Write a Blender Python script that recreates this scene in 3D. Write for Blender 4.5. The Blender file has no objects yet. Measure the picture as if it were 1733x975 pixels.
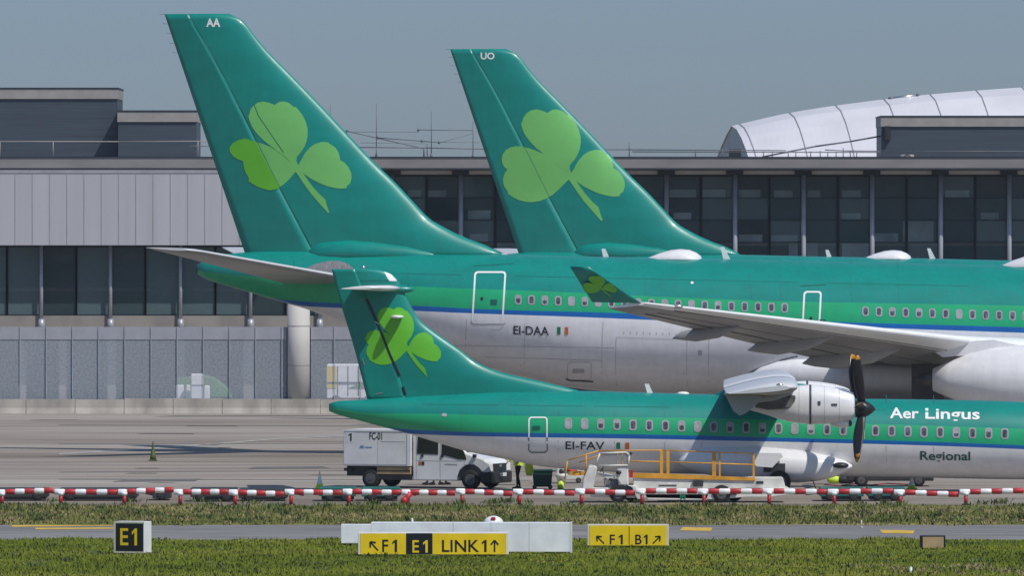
import bpy, bmesh, math, random
import numpy as np
from mathutils import Vector, Matrix

random.seed(7)
RNG = np.random.default_rng(11)
PI = math.pi
SC = bpy.context.scene
COL = SC.collection

# ------------------------------------------------------------------ camera
F, CX, HY, CH = 13920.0, 866.5, 405.0, 8.9      # focal length in photo pixels, axis, horizon row, lens height
def at(px, py, Y):
    return Vector(((px - CX) * Y / F, Y, CH - (py - HY) * Y / F))
def gy(py):
    return F * CH / (py - HY)
cam_d = bpy.data.cameras.new('camera')
cam = bpy.data.objects.new('camera', cam_d); COL.objects.link(cam)
cam.location = (0, 0, CH); cam.rotation_euler = (PI / 2, 0, 0)
cam_d.sensor_width = 36.0; cam_d.lens = F / 1733.0 * 36.0
cam_d.shift_y = (HY - 487.5) / 1733.0
cam_d.clip_start = 1.0; cam_d.clip_end = 20000
SC.camera = cam

# ------------------------------------------------------------------ light
SUN_AZ, SUN_EL = 45.0, 53.0      # azimuth towards the right from straight behind the camera
sv = Vector((math.cos(math.radians(SUN_EL)) * math.sin(math.radians(SUN_AZ)),
             -math.cos(math.radians(SUN_EL)) * math.cos(math.radians(SUN_AZ)),
             math.sin(math.radians(SUN_EL))))
w = bpy.data.worlds.new('World'); SC.world = w; w.use_nodes = True
nt = w.node_tree; nt.nodes.clear()
wo = nt.nodes.new('ShaderNodeOutputWorld'); bg = nt.nodes.new('ShaderNodeBackground')
sk = nt.nodes.new('ShaderNodeTexSky'); sk.sky_type = 'NISHITA'; sk.sun_disc = False
sk.sun_elevation = math.radians(SUN_EL)
sk.sun_rotation = math.atan2(sv.x, sv.y)
sk.air_density = 1.0; sk.dust_density = 0.4; sk.ozone_density = 2.5; sk.altitude = 0
bg.inputs['Strength'].default_value = 0.1
# the haze layer low over the horizon: grey blue, fading out with height
tcw = nt.nodes.new('ShaderNodeTexCoord'); sx = nt.nodes.new('ShaderNodeSeparateXYZ'); mrw = nt.nodes.new('ShaderNodeMapRange')
mrw.interpolation_type = 'SMOOTHSTEP'; mrw.inputs['From Min'].default_value = 0.02; mrw.inputs['From Max'].default_value = 0.45
mxw = nt.nodes.new('ShaderNodeMix'); mxw.data_type = 'RGBA'; mxw.inputs['A'].default_value = (0.345, 0.435, 0.665, 1); mxw.inputs['B'].default_value = (1, 1, 1, 1)
vmw = nt.nodes.new('ShaderNodeVectorMath'); vmw.operation = 'MULTIPLY'
nt.links.new(tcw.outputs['Generated'], sx.inputs[0]); nt.links.new(sx.outputs['Z'], mrw.inputs['Value']); nt.links.new(mrw.outputs[0], mxw.inputs['Factor'])
nt.links.new(sk.outputs[0], vmw.inputs[0]); nt.links.new(mxw.outputs['Result'], vmw.inputs[1])
nt.links.new(vmw.outputs[0], bg.inputs[0]); nt.links.new(bg.outputs[0], wo.inputs[0])
sl = bpy.data.lights.new('sun', 'SUN'); so = bpy.data.objects.new('sun', sl); COL.objects.link(so)
sl.energy = 3.4; sl.angle = math.radians(0.55); sl.color = (1.0, 0.95, 0.88)
so.rotation_euler = (-sv).to_track_quat('-Z', 'Y').to_euler(); so.location = (60, -60, 120)
SC.view_settings.view_transform = 'Standard'; SC.view_settings.look = 'None'
SC.view_settings.gamma = 1.0; SC.view_settings.exposure = 0.12
SC.view_settings.use_curve_mapping = False
SC.render.engine = 'CYCLES'
SC.cycles.max_bounces = 6; SC.cycles.transparent_max_bounces = 12
SC.render.filter_size = 2.15

# ------------------------------------------------------------------ materials
MATS = {}
def lin(c):
    return tuple(((v / 255) / 12.92 if v / 255 <= 0.04045 else ((v / 255 + 0.055) / 1.055) ** 2.4) for v in c)
def mat(name, rgb, rough=0.5, var=0.08, scale=1.5, metal=0.0, spec=0.5, rgb2=None, bump=0.0, stretch=(1, 1, 1), coat=0.0, detail=4, streak=0.0):
    m = bpy.data.materials.new(name); m.use_nodes = True; MATS[name] = m
    n = m.node_tree.nodes; l = m.node_tree.links
    b = n['Principled BSDF']
    b.inputs['Roughness'].default_value = rough; b.inputs['Metallic'].default_value = metal
    b.inputs['Specular IOR Level'].default_value = spec
    if coat: b.inputs['Coat Weight'].default_value = coat; b.inputs['Coat Roughness'].default_value = 0.08
    tc = n.new('ShaderNodeTexCoord'); mp = n.new('ShaderNodeMapping'); mp.inputs['Scale'].default_value = stretch
    l.new(tc.outputs['Object'], mp.inputs[0])
    ns = n.new('ShaderNodeTexNoise'); ns.inputs['Scale'].default_value = scale; ns.inputs['Detail'].default_value = detail
    l.new(mp.outputs[0], ns.inputs['Vector'])
    rp = n.new('ShaderNodeMapRange'); rp.inputs['From Min'].default_value = 0.3; rp.inputs['From Max'].default_value = 0.7
    l.new(ns.outputs['Fac'], rp.inputs['Value'])
    mx = n.new('ShaderNodeMix'); mx.data_type = 'RGBA'
    c2 = rgb2 or tuple(c * (1 - 2 * var) for c in rgb)
    c1 = rgb if rgb2 else tuple(min(1, c * (1 + var)) for c in rgb)
    mx.inputs['A'].default_value = (*c1, 1); mx.inputs['B'].default_value = (*c2, 1)
    l.new(rp.outputs[0], mx.inputs['Factor']); l.new(mx.outputs['Result'], b.inputs['Base Color'])
    if streak:
        m2 = n.new('ShaderNodeMapping'); m2.inputs['Scale'].default_value = (2.2, 2.2, 0.35); l.new(tc.outputs['Object'], m2.inputs[0])
        n2 = n.new('ShaderNodeTexNoise'); n2.inputs['Scale'].default_value = 1.6; n2.inputs['Detail'].default_value = 7; n2.inputs['Roughness'].default_value = 0.65
        l.new(m2.outputs[0], n2.inputs['Vector'])
        r2 = n.new('ShaderNodeMapRange'); r2.inputs['From Min'].default_value = 0.35; r2.inputs['From Max'].default_value = 0.75
        r2.inputs['To Min'].default_value = 1.0; r2.inputs['To Max'].default_value = 1 - streak
        l.new(n2.outputs['Fac'], r2.inputs['Value'])
        v2 = n.new('ShaderNodeVectorMath'); v2.operation = 'SCALE'; l.new(mx.outputs['Result'], v2.inputs[0]); l.new(r2.outputs[0], v2.inputs['Scale'])
        l.new(v2.outputs[0], b.inputs['Base Color'])
        r3 = n.new('ShaderNodeMapRange'); r3.inputs['To Min'].default_value = rough - 0.06; r3.inputs['To Max'].default_value = rough + 0.14
        l.new(n2.outputs['Fac'], r3.inputs['Value']); l.new(r3.outputs[0], b.inputs['Roughness'])
        bp = n.new('ShaderNodeBump'); bp.inputs['Strength'].default_value = 0.12; bp.inputs['Distance'].default_value = 0.03
        l.new(ns.outputs['Fac'], bp.inputs['Height']); l.new(bp.outputs[0], b.inputs['Normal'])
    if bump:
        bp = n.new('ShaderNodeBump'); bp.inputs['Strength'].default_value = bump; bp.inputs['Distance'].default_value = 0.05
        l.new(ns.outputs['Fac'], bp.inputs['Height']); l.new(bp.outputs[0], b.inputs['Normal'])
    return m

paint = dict(rough=0.34, var=0.05, scale=0.7, coat=0.1, streak=0.12)
mat('teal_paint', (0.0, 0.235, 0.195), stretch=(1, 1, 2.5), **paint)
mat('green_paint', (0.012, 0.37, 0.16), stretch=(1, 1, 2.5), **paint)
mat('blue_paint', (0.003, 0.12, 0.42), **paint)
mat('white_paint', (0.77, 0.77, 0.785), stretch=(0.6, 1, 3), **paint)
mat('wing_grey', (0.3, 0.3, 0.305), rough=0.4, var=0.08, scale=0.5, coat=0.1)
mat('wing_top', (0.55, 0.57, 0.6), rough=0.35, var=0.06, scale=0.5)
mat('shamrock_green', (0.13, 0.5, 0.03), rough=0.32, var=0.04, scale=0.6, coat=0.25)
mat('shamrock_faded', (0.17, 0.5, 0.13), rough=0.32, var=0.05, scale=0.6, coat=0.25)
mat('decal_white', (0.78, 0.8, 0.8), rough=0.4, var=0.03)
mat('decal_black', (0.02, 0.022, 0.03), rough=0.45, var=0.1)
mat('decal_dark_green', (0.01, 0.1, 0.08), rough=0.4)
mat('flag_green', (0.01, 0.2, 0.1), rough=0.4)
mat('flag_orange', (0.6, 0.13, 0.03), rough=0.4)
mat('panel_line', (0.3, 0.3, 0.32), rough=0.5)
mat('panel_line_teal', (0.004, 0.1, 0.085), rough=0.5)
mat('window_rim', (0.34, 0.35, 0.37), rough=0.35)
mat('cabin_glass', (0.12, 0.12, 0.155), rough=0.12, var=0.3, scale=4)
mat('seat_dark', (0.05, 0.05, 0.065), rough=0.5, var=0.3, scale=3)
mat('window_shade', (0.36, 0.36, 0.39), rough=0.35, var=0.1)
mat('bare_metal', (0.55, 0.56, 0.58), rough=0.3, metal=0.8, var=0.1)
mat('dark_metal', (0.06, 0.065, 0.07), rough=0.45, var=0.2)
mat('prop_black', (0.012, 0.013, 0.017), rough=0.35)
mat('prop_tip', (0.5, 0.23, 0.025), rough=0.4)
mat('seal_grey', (0.2, 0.2, 0.21), rough=0.55, var=0.25, scale=6, stretch=(6, 1, 1))
mat('rubber', (0.015, 0.015, 0.016), rough=0.8, var=0.2)
mat('rim_grey', (0.1, 0.1, 0.105), rough=0.4)
mat('van_white', (0.8, 0.81, 0.83), rough=0.28, var=0.05, scale=1.2, coat=0.3)
mat('van_box', (0.75, 0.75, 0.76), rough=0.4, var=0.06, scale=1.2)
mat('dark_glass', (0.012, 0.016, 0.022), rough=0.06, var=0.2)
mat('black_plastic', (0.02, 0.021, 0.024), rough=0.5, var=0.2)
mat('tan_panel', (0.42, 0.3, 0.16), rough=0.6, var=0.15)
mat('red_paint', (0.42, 0.025, 0.03), rough=0.45, var=0.12, scale=3)
mat('barrier_white', (0.75, 0.77, 0.78), rough=0.45, var=0.08, scale=3)
mat('orange_paint', (0.68, 0.33, 0.03), rough=0.45, var=0.12, scale=3)
mat('gse_white', (0.68, 0.67, 0.62), rough=0.42, var=0.12, scale=2)
mat('gse_teal', (0.012, 0.13, 0.115), rough=0.5, var=0.15)
mat('gse_dark', (0.03, 0.034, 0.037), rough=0.6, var=0.25)
mat('bin_green', (0.006, 0.06, 0.048), rough=0.5, var=0.1)
mat('lime', (0.58, 0.8, 0.05), rough=0.6, var=0.08)
mat('cone_green', (0.085, 0.12, 0.025), rough=0.6, var=0.2, scale=4)
mat('skin', (0.5, 0.3, 0.2), rough=0.6, var=0.05)
mat('navy_cloth', (0.012, 0.014, 0.022), rough=0.9, var=0.2)
mat('hair_dark', (0.02, 0.014, 0.01), rough=0.8)
mat('sign_yellow', (0.8, 0.57, 0.006), rough=0.42, var=0.05, scale=2)
mat('sign_black', (0.008, 0.009, 0.014), rough=0.4)
mat('sign_white', (0.7, 0.71, 0.73), rough=0.45, var=0.05, scale=2)
mat('sign_grey', (0.74, 0.77, 0.82), rough=0.5, var=0.06, scale=2)
mat('frame_cream', (0.62, 0.6, 0.5), rough=0.5)
mat('fascia', (0.215, 0.205, 0.205), rough=0.55, var=0.08, scale=0.4, stretch=(1, 1, 4))
mat('soffit', (0.5, 0.48, 0.47), rough=0.6, var=0.05)
mat('bracket_dark', (0.02, 0.026, 0.034), rough=0.5)
mat('cladding', (0.42, 0.42, 0.445), rough=0.45, var=0.05, scale=0.9, stretch=(1, 1, 0.04))
mat('cladding_seam', (0.32, 0.32, 0.35), rough=0.6)
mat('column_grey', (0.36, 0.38, 0.42), rough=0.4, metal=0.2)
mat('frame_dark', (0.012, 0.018, 0.024), rough=0.4)
mat('ledge_beige', (0.26, 0.24, 0.215), rough=0.7, var=0.1, scale=0.8)
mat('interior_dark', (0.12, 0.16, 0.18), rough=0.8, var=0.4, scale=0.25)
mat('pane_glint_pale', (0.6, 0.72, 0.74), rough=0.7, var=0.2, scale=0.8)  # pale tone standing in for ceiling lights and reflections in the glass
mat('louvre_blue', (0.05, 0.066, 0.088), rough=0.5, var=0.15, scale=6, stretch=(0.05, 0.05, 6))
mat('parapet', (0.3, 0.28, 0.265), rough=0.6, var=0.06)
mat('hall_white', (0.62, 0.62, 0.66), rough=0.4, var=0.05, scale=0.3)
mat('hall_seam', (0.22, 0.22, 0.25), rough=0.5)
mat('gable_grey', (0.6, 0.6, 0.58), rough=0.6, var=0.08, scale=0.4)
mat('steel_thin', (0.12, 0.13, 0.15), rough=0.5)
mat('concrete_wall', (0.36, 0.335, 0.3), rough=0.85, var=0.18, scale=0.9, stretch=(1, 1, 0.4), bump=0.2)
mat('concrete_column', (0.5, 0.48, 0.45), rough=0.7, var=0.06, scale=0.6)
mat('fence_post', (0.33, 0.36, 0.4), rough=0.5)
mat('fence_band', (0.31, 0.32, 0.36), rough=0.5, var=0.05)
mat('tarp_green', (0.07, 0.2, 0.07), rough=0.7)
mat('crate_white', (0.8, 0.8, 0.82), rough=0.6)
mat('crate_yellow', (0.65, 0.5, 0.08), rough=0.6)
mat('line_white', (0.38, 0.37, 0.35), rough=0.8, var=0.2, scale=1.2)
mat('line_yellow', (0.62, 0.4, 0.04), rough=0.75, var=0.15, scale=2)
mat('tar', (0.12, 0.112, 0.105), rough=0.8)

def ground_mat(name, cols, scale, stretch, scale2=0.9, rough=0.9):
    """three-tone procedural ground: broad patches, finer streaks and grain"""
    m = bpy.data.materials.new(name); m.use_nodes = True; MATS[name] = m
    n = m.node_tree.nodes; l = m.node_tree.links; b = n['Principled BSDF']
    b.inputs['Roughness'].default_value = rough; b.inputs['Specular IOR Level'].default_value = 0.25
    tc = n.new('ShaderNodeTexCoord'); mp = n.new('ShaderNodeMapping'); mp.inputs['Scale'].default_value = stretch
    l.new(tc.outputs['Object'], mp.inputs[0])
    a = n.new('ShaderNodeTexNoise'); a.inputs['Scale'].default_value = scale; a.inputs['Detail'].default_value = 6
    c = n.new('ShaderNodeTexNoise'); c.inputs['Scale'].default_value = scale2; c.inputs['Detail'].default_value = 8
    l.new(mp.outputs[0], a.inputs['Vector']); l.new(mp.outputs[0], c.inputs['Vector'])
    r = n.new('ShaderNodeValToRGB')
    e = r.color_ramp.elements
    e[0].position = 0.33; e[0].color = (*cols[0], 1); e[1].position = 0.67; e[1].color = (*cols[2], 1)
    k = e.new(0.5); k.color = (*cols[1], 1)
    l.new(a.outputs['Fac'], r.inputs[0])
    mr = n.new('ShaderNodeMapRange'); mr.inputs['From Min'].default_value = 0.3; mr.inputs['From Max'].default_value = 0.7
    mr.inputs['To Min'].default_value = 0.78; mr.inputs['To Max'].default_value = 1.2
    l.new(c.outputs['Fac'], mr.inputs['Value'])
    vm = n.new('ShaderNodeVectorMath'); vm.operation = 'SCALE'
    l.new(r.outputs[0], vm.inputs[0]); l.new(mr.outputs[0], vm.inputs['Scale'])
    l.new(vm.outputs[0], b.inputs['Base Color'])
    if name.startswith('grass'):      # blades stand so thick that they take light like the sward as a whole
        ge = n.new('ShaderNodeNewGeometry'); ad = n.new('ShaderNodeVectorMath'); ad.operation = 'MULTIPLY_ADD'
        ad.inputs[1].default_value = (0.2, 0.2, 0.2); ad.inputs[2].default_value = (0, 0, 0.8)
        l.new(ge.outputs['Normal'], ad.inputs[0]); no = n.new('ShaderNodeVectorMath'); no.operation = 'NORMALIZE'
        l.new(ad.outputs[0], no.inputs[0]); l.new(no.outputs[0], b.inputs['Normal'])
    return m
ground_mat('apron_concrete', [(0.18, 0.15, 0.12), (0.26, 0.226, 0.194), (0.335, 0.305, 0.272)], 0.07, (0.22, 1, 1), 0.4)
ground_mat('asphalt', [(0.16, 0.155, 0.155), (0.2, 0.195, 0.195), (0.245, 0.24, 0.235)], 0.12, (0.35, 1, 1), 0.8)
ground_mat('soil_green', [(0.04, 0.06, 0.012), (0.06, 0.085, 0.016), (0.1, 0.11, 0.035)], 0.25, (0.5, 1, 1), 1.5)
ground_mat('grass_near', [(0.095, 0.14, 0.009), (0.145, 0.192, 0.012), (0.205, 0.222, 0.028)], 0.2, (0.45, 1, 1), 1.3)
ground_mat('grass_far', [(0.1, 0.13, 0.026), (0.18, 0.19, 0.052), (0.31, 0.275, 0.12)], 0.3, (0.45, 1, 1), 1.4)

def glass_mat(name, col, trans, rough=0.03):
    m = bpy.data.materials.new(name); m.use_nodes = True; MATS[name] = m
    n = m.node_tree.nodes; l = m.node_tree.links; n.clear()
    o = n.new('ShaderNodeOutputMaterial'); mx = n.new('ShaderNodeMixShader'); t = n.new('ShaderNodeBsdfTransparent')
    p = n.new('ShaderNodeBsdfPrincipled'); p.inputs['Base Color'].default_value = (*col, 1); p.inputs['Roughness'].default_value = rough
    mx.inputs[0].default_value = 1 - trans
    l.new(t.outputs[0], mx.inputs[1]); l.new(p.outputs[0], mx.inputs[2]); l.new(mx.outputs[0], o.inputs[0])
    return m
glass_mat('facade_glass', (0.075, 0.125, 0.138), 0.48)
glass_mat('facade_glass_pale', (0.13, 0.2, 0.215), 0.42)
glass_mat('facade_glass_dark', (0.052, 0.088, 0.1), 0.52)
glass_mat('screen_glass', (0.3, 0.31, 0.31), 0.6)
m = bpy.data.materials.new('fence_mesh'); m.use_nodes = True; MATS['fence_mesh'] = m
n = m.node_tree.nodes; l = m.node_tree.links; b = n['Principled BSDF']; b.inputs['Base Color'].default_value = (0.47, 0.52, 0.58, 1); b.inputs['Roughness'].default_value = 0.7
tc = n.new('ShaderNodeTexCoord'); ns = n.new('ShaderNodeTexNoise'); ns.inputs['Scale'].default_value = 9.0; ns.inputs['Detail'].default_value = 3
mr = n.new('ShaderNodeMapRange'); mr.inputs['From Min'].default_value = 0.3; mr.inputs['From Max'].default_value = 0.7; mr.inputs['To Min'].default_value = 0.4; mr.inputs['To Max'].default_value = 0.58
l.new(tc.outputs['Object'], ns.inputs['Vector']); l.new(ns.outputs['Fac'], mr.inputs['Value']); l.new(mr.outputs[0], b.inputs['Alpha'])

# ------------------------------------------------------------------ object helpers
ORG = {}
def tag(o, label=None, cat=None, group=None, kind=None):
    if label: o['label'] = label
    if cat: o['category'] = cat
    if group: o['group'] = group
    if kind: o['kind'] = kind
    return o
def thing(name, loc, label, cat, group=None, rz=0.0):
    o = bpy.data.objects.new(name, None); COL.objects.link(o); o.location = loc; o.rotation_euler = (0, 0, rz)
    o.empty_display_size = 0.3
    ORG[o] = Vector(loc) if rz == 0.0 else None      # None: parts are given in local coordinates
    return tag(o, label, cat, group)

class MB:
    """collects geometry and links it as one mesh object"""
    def __init__(s, mats):
        s.v = []; s.f = []; s.mi = []; s.mats = [mats] if isinstance(mats, str) else list(mats); s.sm = []
    def add(s, vs, fs, m=0, smooth=False):
        b = len(s.v); s.v += [Vector(q) for q in vs]
        for q in fs:
            s.f.append([b + i for i in q]); s.mi.append(m); s.sm.append(smooth)
        return s
    def box(s, c, size, m=0, rz=0.0, ax=None):
        c = Vector(c); hx, hy, hz = size[0] / 2, size[1] / 2, size[2] / 2
        R = Matrix.Rotation(rz, 3, 'Z') if ax is None else ax
        vs = [c + R @ Vector((x * hx, y * hy, z * hz)) for x in (-1, 1) for y in (-1, 1) for z in (-1, 1)]
        return s.add(vs, [(0, 1, 3, 2), (4, 6, 7, 5), (0, 4, 5, 1), (2, 3, 7, 6), (0, 2, 6, 4), (1, 5, 7, 3)], m)
    def bb(s, a, b, m=0):
        return s.box(((a[0] + b[0]) / 2, (a[1] + b[1]) / 2, (a[2] + b[2]) / 2), (abs(b[0] - a[0]), abs(b[1] - a[1]), abs(b[2] - a[2])), m)
    def tube(s, p0, p1, r0, r1=None, n=10, m=0, caps=True, smooth=True):
        p0, p1 = Vector(p0), Vector(p1); r1 = r0 if r1 is None else r1
        d = (p1 - p0).normalized(); a = d.orthogonal().normalized(); b = d.cross(a)
        vs = [p + r * (math.cos(2 * PI * i / n) * a + math.sin(2 * PI * i / n) * b) for p, r in ((p0, r0), (p1, r1)) for i in range(n)]
        s.add(vs, [(i, (i + 1) % n, n + (i + 1) % n, n + i) for i in range(n)], m, smooth)
        if caps:
            k = len(s.v) - 2 * n
            s.f += [[k + i for i in range(n)][::-1], [k + n + i for i in range(n)]]; s.mi += [m, m]; s.sm += [False, False]
        return s
    def path(s, pts, r, n=6, m=0):
        for a, b in zip(pts[:-1], pts[1:]): s.tube(a, b, r, r, n, m)
        return s
    def loft(s, rings, m=0, smooth=True, closed=True, cap0=True, cap1=True, fm=None):
        n = len(rings[0]); vs = [q for r in rings for q in r]; fs = []; b = len(s.v)
        s.v += [Vector(q) for q in vs]
        for i in range(len(rings) - 1):
            for j in range(n if closed else n - 1):
                k = (j + 1) % n
                s.f.append([b + i * n + j, b + i * n + k, b + (i + 1) * n + k, b + (i + 1) * n + j])
                s.mi.append(fm(i, j) if fm else m); s.sm.append(smooth)
        for flag, i in ((cap0, 0), (cap1, len(rings) - 1)):
            if flag:
                f = [b + i * n + j for j in range(n)]
                s.f.append(f[::-1] if i == 0 else f); s.mi.append(fm(min(i, len(rings) - 2), 0) if fm else m); s.sm.append(False)
        return s
    def prism(s, poly, vec, m=0, smooth=False):
        poly = [Vector(q) for q in poly]; vec = Vector(vec); n = len(poly)
        return s.add(poly + [q + vec for q in poly], [list(range(n))[::-1], list(range(n, 2 * n))] + [(i, (i + 1) % n, n + (i + 1) % n, n + i) for i in range(n)], m, smooth)
    def ell(s, c, r, m=0, n=16, k=10, ax=None, zmin=-1.0):
        c = Vector(c); rings = []
        A = ax or (Vector((1, 0, 0)), Vector((0, 1, 0)), Vector((0, 0, 1)))
        for i in range(k + 1):
            t = -PI / 2 + PI * i / k; z = max(math.sin(t), zmin); q = max(1e-3, math.cos(t)) if math.sin(t) >= zmin else math.sqrt(max(0, 1 - zmin * zmin))
            rings.append([c + A[0] * (r[0] * q * math.cos(2 * PI * j / n)) + A[1] * (r[1] * q * math.sin(2 * PI * j / n)) + A[2] * (r[2] * z) for j in range(n)])
        return s.loft(rings, m)
    def sheet(s, poly, m=0):
        return s.add(poly, [list(range(len(poly)))], m)
    def build(s, name, parent=None, clean=False, bevel=0.0, label=None):
        org = Vector((0, 0, 0)); root = parent
        while root is not None and root not in ORG: root = root.parent
        if root is not None and ORG[root] is not None: org = ORG[root]
        me = bpy.data.meshes.new(name)
        me.from_pydata([tuple(q - org) for q in s.v], [], s.f)
        for mm in s.mats: me.materials.append(MATS[mm])
        me.polygons.foreach_set('material_index', s.mi); me.polygons.foreach_set('use_smooth', s.sm)
        bm = bmesh.new(); bm.from_mesh(me)
        if clean:
            bmesh.ops.remove_doubles(bm, verts=bm.verts, dist=2e-4)
        bmesh.ops.recalc_face_normals(bm, faces=bm.faces)
        bm.to_mesh(me); bm.free()
        me.update()
        o = bpy.data.objects.new(name, me); COL.objects.link(o)
        if parent is not None: o.parent = parent
        if bevel:
            bv = o.modifiers.new('bevel', 'BEVEL'); bv.width = bevel; bv.segments = 2; bv.limit_method = 'ANGLE'
        if label: o['label'] = label
        return o

def copy_tree(o, parent=None):
    c = o.copy(); COL.objects.link(c); c.parent = parent
    if o in ORG: ORG[c] = ORG[o]
    for ch in list(o.children): copy_tree(ch, c)
    return c

def pchip(xs, ys):
    x = np.array(xs, float); y = np.array(ys, float); h = np.diff(x); dl = np.diff(y) / h
    d = np.zeros_like(x); d[0] = dl[0]; d[-1] = dl[-1]
    for i in range(1, len(x) - 1):
        if dl[i - 1] * dl[i] > 0:
            w1 = 2 * h[i] + h[i - 1]; w2 = h[i] + 2 * h[i - 1]
            d[i] = (w1 + w2) / (w1 / dl[i - 1] + w2 / dl[i])
    def f(q):
        q = min(max(q, x[0]), x[-1]); i = int(min(max(np.searchsorted(x, q) - 1, 0), len(x) - 2))
        t = (q - x[i]) / h[i]
        return float((2 * t**3 - 3 * t**2 + 1) * y[i] + (t**3 - 2 * t**2 + t) * h[i] * d[i] + (-2 * t**3 + 3 * t**2) * y[i + 1] + (t**3 - t**2) * h[i] * d[i + 1])
    return f

def text_mesh(body, bold=0.0):
    """lettering as flat triangles scaled to the unit square (0..1, 0..1)"""
    cu = bpy.data.curves.new('lettering', 'FONT'); cu.body = body; cu.size = 1; cu.offset = bold; cu.resolution_u = 3
    o = bpy.data.objects.new('lettering', cu); COL.objects.link(o)
    dg = bpy.context.evaluated_depsgraph_get(); dg.update()
    me = bpy.data.meshes.new_from_object(o.evaluated_get(dg))
    vs = [v.co.copy() for v in me.vertices]; fs = [list(p.vertices) for p in me.polygons]
    bpy.data.objects.remove(o); bpy.data.curves.remove(cu); bpy.data.meshes.remove(me)
    x0 = min(v.x for v in vs); x1 = max(v.x for v in vs); y0 = min(v.y for v in vs); y1 = max(v.y for v in vs)
    return [((v.x - x0) / (x1 - x0), (v.y - y0) / (y1 - y0)) for v in vs], fs
def text_on(mb, body, o, wv, hv, m=0, bold=0.0):
    vs, fs = text_mesh(body, bold); o, wv, hv = Vector(o), Vector(wv), Vector(hv)
    return mb.add([o + wv * x + hv * y for x, y in vs], fs, m)
def stroke(mb, a, b, wd, nrm, m=0):
    a, b, nrm = Vector(a), Vector(b), Vector(nrm); t = (b - a).normalized(); q = t.cross(nrm).normalized() * wd / 2
    return mb.add([a + q, b + q, b - q, a - q], [(0, 1, 2, 3)], m)

# ------------------------------------------------------------------ aircraft helpers
class Frame:
    """an aircraft's own axes: s along the nose, d towards the camera side, z up"""
    def __init__(s, X0, Y0, psi):
        s.X0, s.Y0 = X0, Y0; s.c, s.n = math.cos(math.radians(psi)), math.sin(math.radians(psi))
        s.e1 = Vector((s.c, s.n, 0)); s.e2 = Vector((s.n, -s.c, 0))
    def W(s, a, d, z):
        return Vector((s.X0 + a * s.c + d * s.n, s.Y0 + a * s.n - d * s.c, z))
    def sz(s, px, py, d=0.0):
        k = (px - CX) / F
        a = (k * (s.Y0 - d * s.c) - s.X0 - d * s.n) / (s.c - k * s.n)
        return a, CH - (py - HY) * (s.Y0 + a * s.n - d * s.c) / F
    def P(s, px, py, d=0.0):
        a, z = s.sz(px, py, d); return s.W(a, d, z)

def naca(u):
    u = min(max(u, 0), 1)
    return (0.2969 * math.sqrt(u) - 0.126 * u - 0.3516 * u * u + 0.2843 * u**3 - 0.1036 * u**4) / 0.1003

class Fus:
    def __init__(s, fr, top, bot, bands, wk=1.0, step=0.4):
        s.fr = fr
        t = [fr.sz(x, y) for x, y in top]; b = [fr.sz(x, y) for x, y in bot]
        s.zt = pchip([q[0] for q in t], [q[1] for q in t]); s.zb = pchip([q[0] for q in b], [q[1] for q in b])
        s.s0, s.s1 = t[0][0], t[-1][0]; s.wk = wk; s.bands = []
        for cv in bands:
            pts = []
            for x, y in cv:
                a, z = fr.sz(x, y)
                for _ in range(3): a, z = fr.sz(x, y, s.w(a))
                pts.append((a, z))
            s.bands.append(pchip([q[0] for q in pts], [q[1] for q in pts]))
        s.step = step
    def w(s, a): return 0.5 * (s.zt(a) - s.zb(a)) * s.wk
    def d(s, a, z):
        zc = 0.5 * (s.zt(a) + s.zb(a)); hh = 0.5 * (s.zt(a) - s.zb(a))
        return s.w(a) * math.sqrt(max(0.0, 1 - ((z - zc) / hh) ** 2))
    def px(s, px, py):
        a, z = s.fr.sz(px, py, 1.0)
        for _ in range(5): a, z = s.fr.sz(px, py, s.d(a, z))
        return a, z
    def build(s, mats, parent, name='fuselage'):
        cnt = [14, 8, 4, 16]; N = int((s.s1 - s.s0) / s.step) + 1; rings = []
        segm = [k for k, c in enumerate(cnt) for _ in range(c)]
        for i in range(N + 1):
            a = s.s0 + (s.s1 - s.s0) * i / N; zt, zb = s.zt(a), s.zb(a); zc, hh, ww = (zt + zb) / 2, (zt - zb) / 2, s.w(a)
            th = [0.0] + [math.acos(min(1, max(-1, (bf(a) - zc) / hh))) for bf in s.bands] + [PI]
            for q in range(1, len(th)): th[q] = max(th[q], th[q - 1])
            an = []
            for q, c in enumerate(cnt): an += [th[q] + (th[q + 1] - th[q]) * j / c for j in range(c)]
            near = [s.fr.W(a, ww * math.sin(t), zc + hh * math.cos(t)) for t in an] + [s.fr.W(a, 0, zb)]
            far = [s.fr.W(a, -ww * math.sin(t), zc + hh * math.cos(t)) for t in an[1:]]
            rings.append(near + far[::-1])
        n = len(segm)
        fm = lambda i, j: segm[j] if j < n else segm[2 * n - 1 - j]
        mb = MB(mats); mb.loft(rings, fm=fm)
        return mb.build(name, parent, clean=True)

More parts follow.
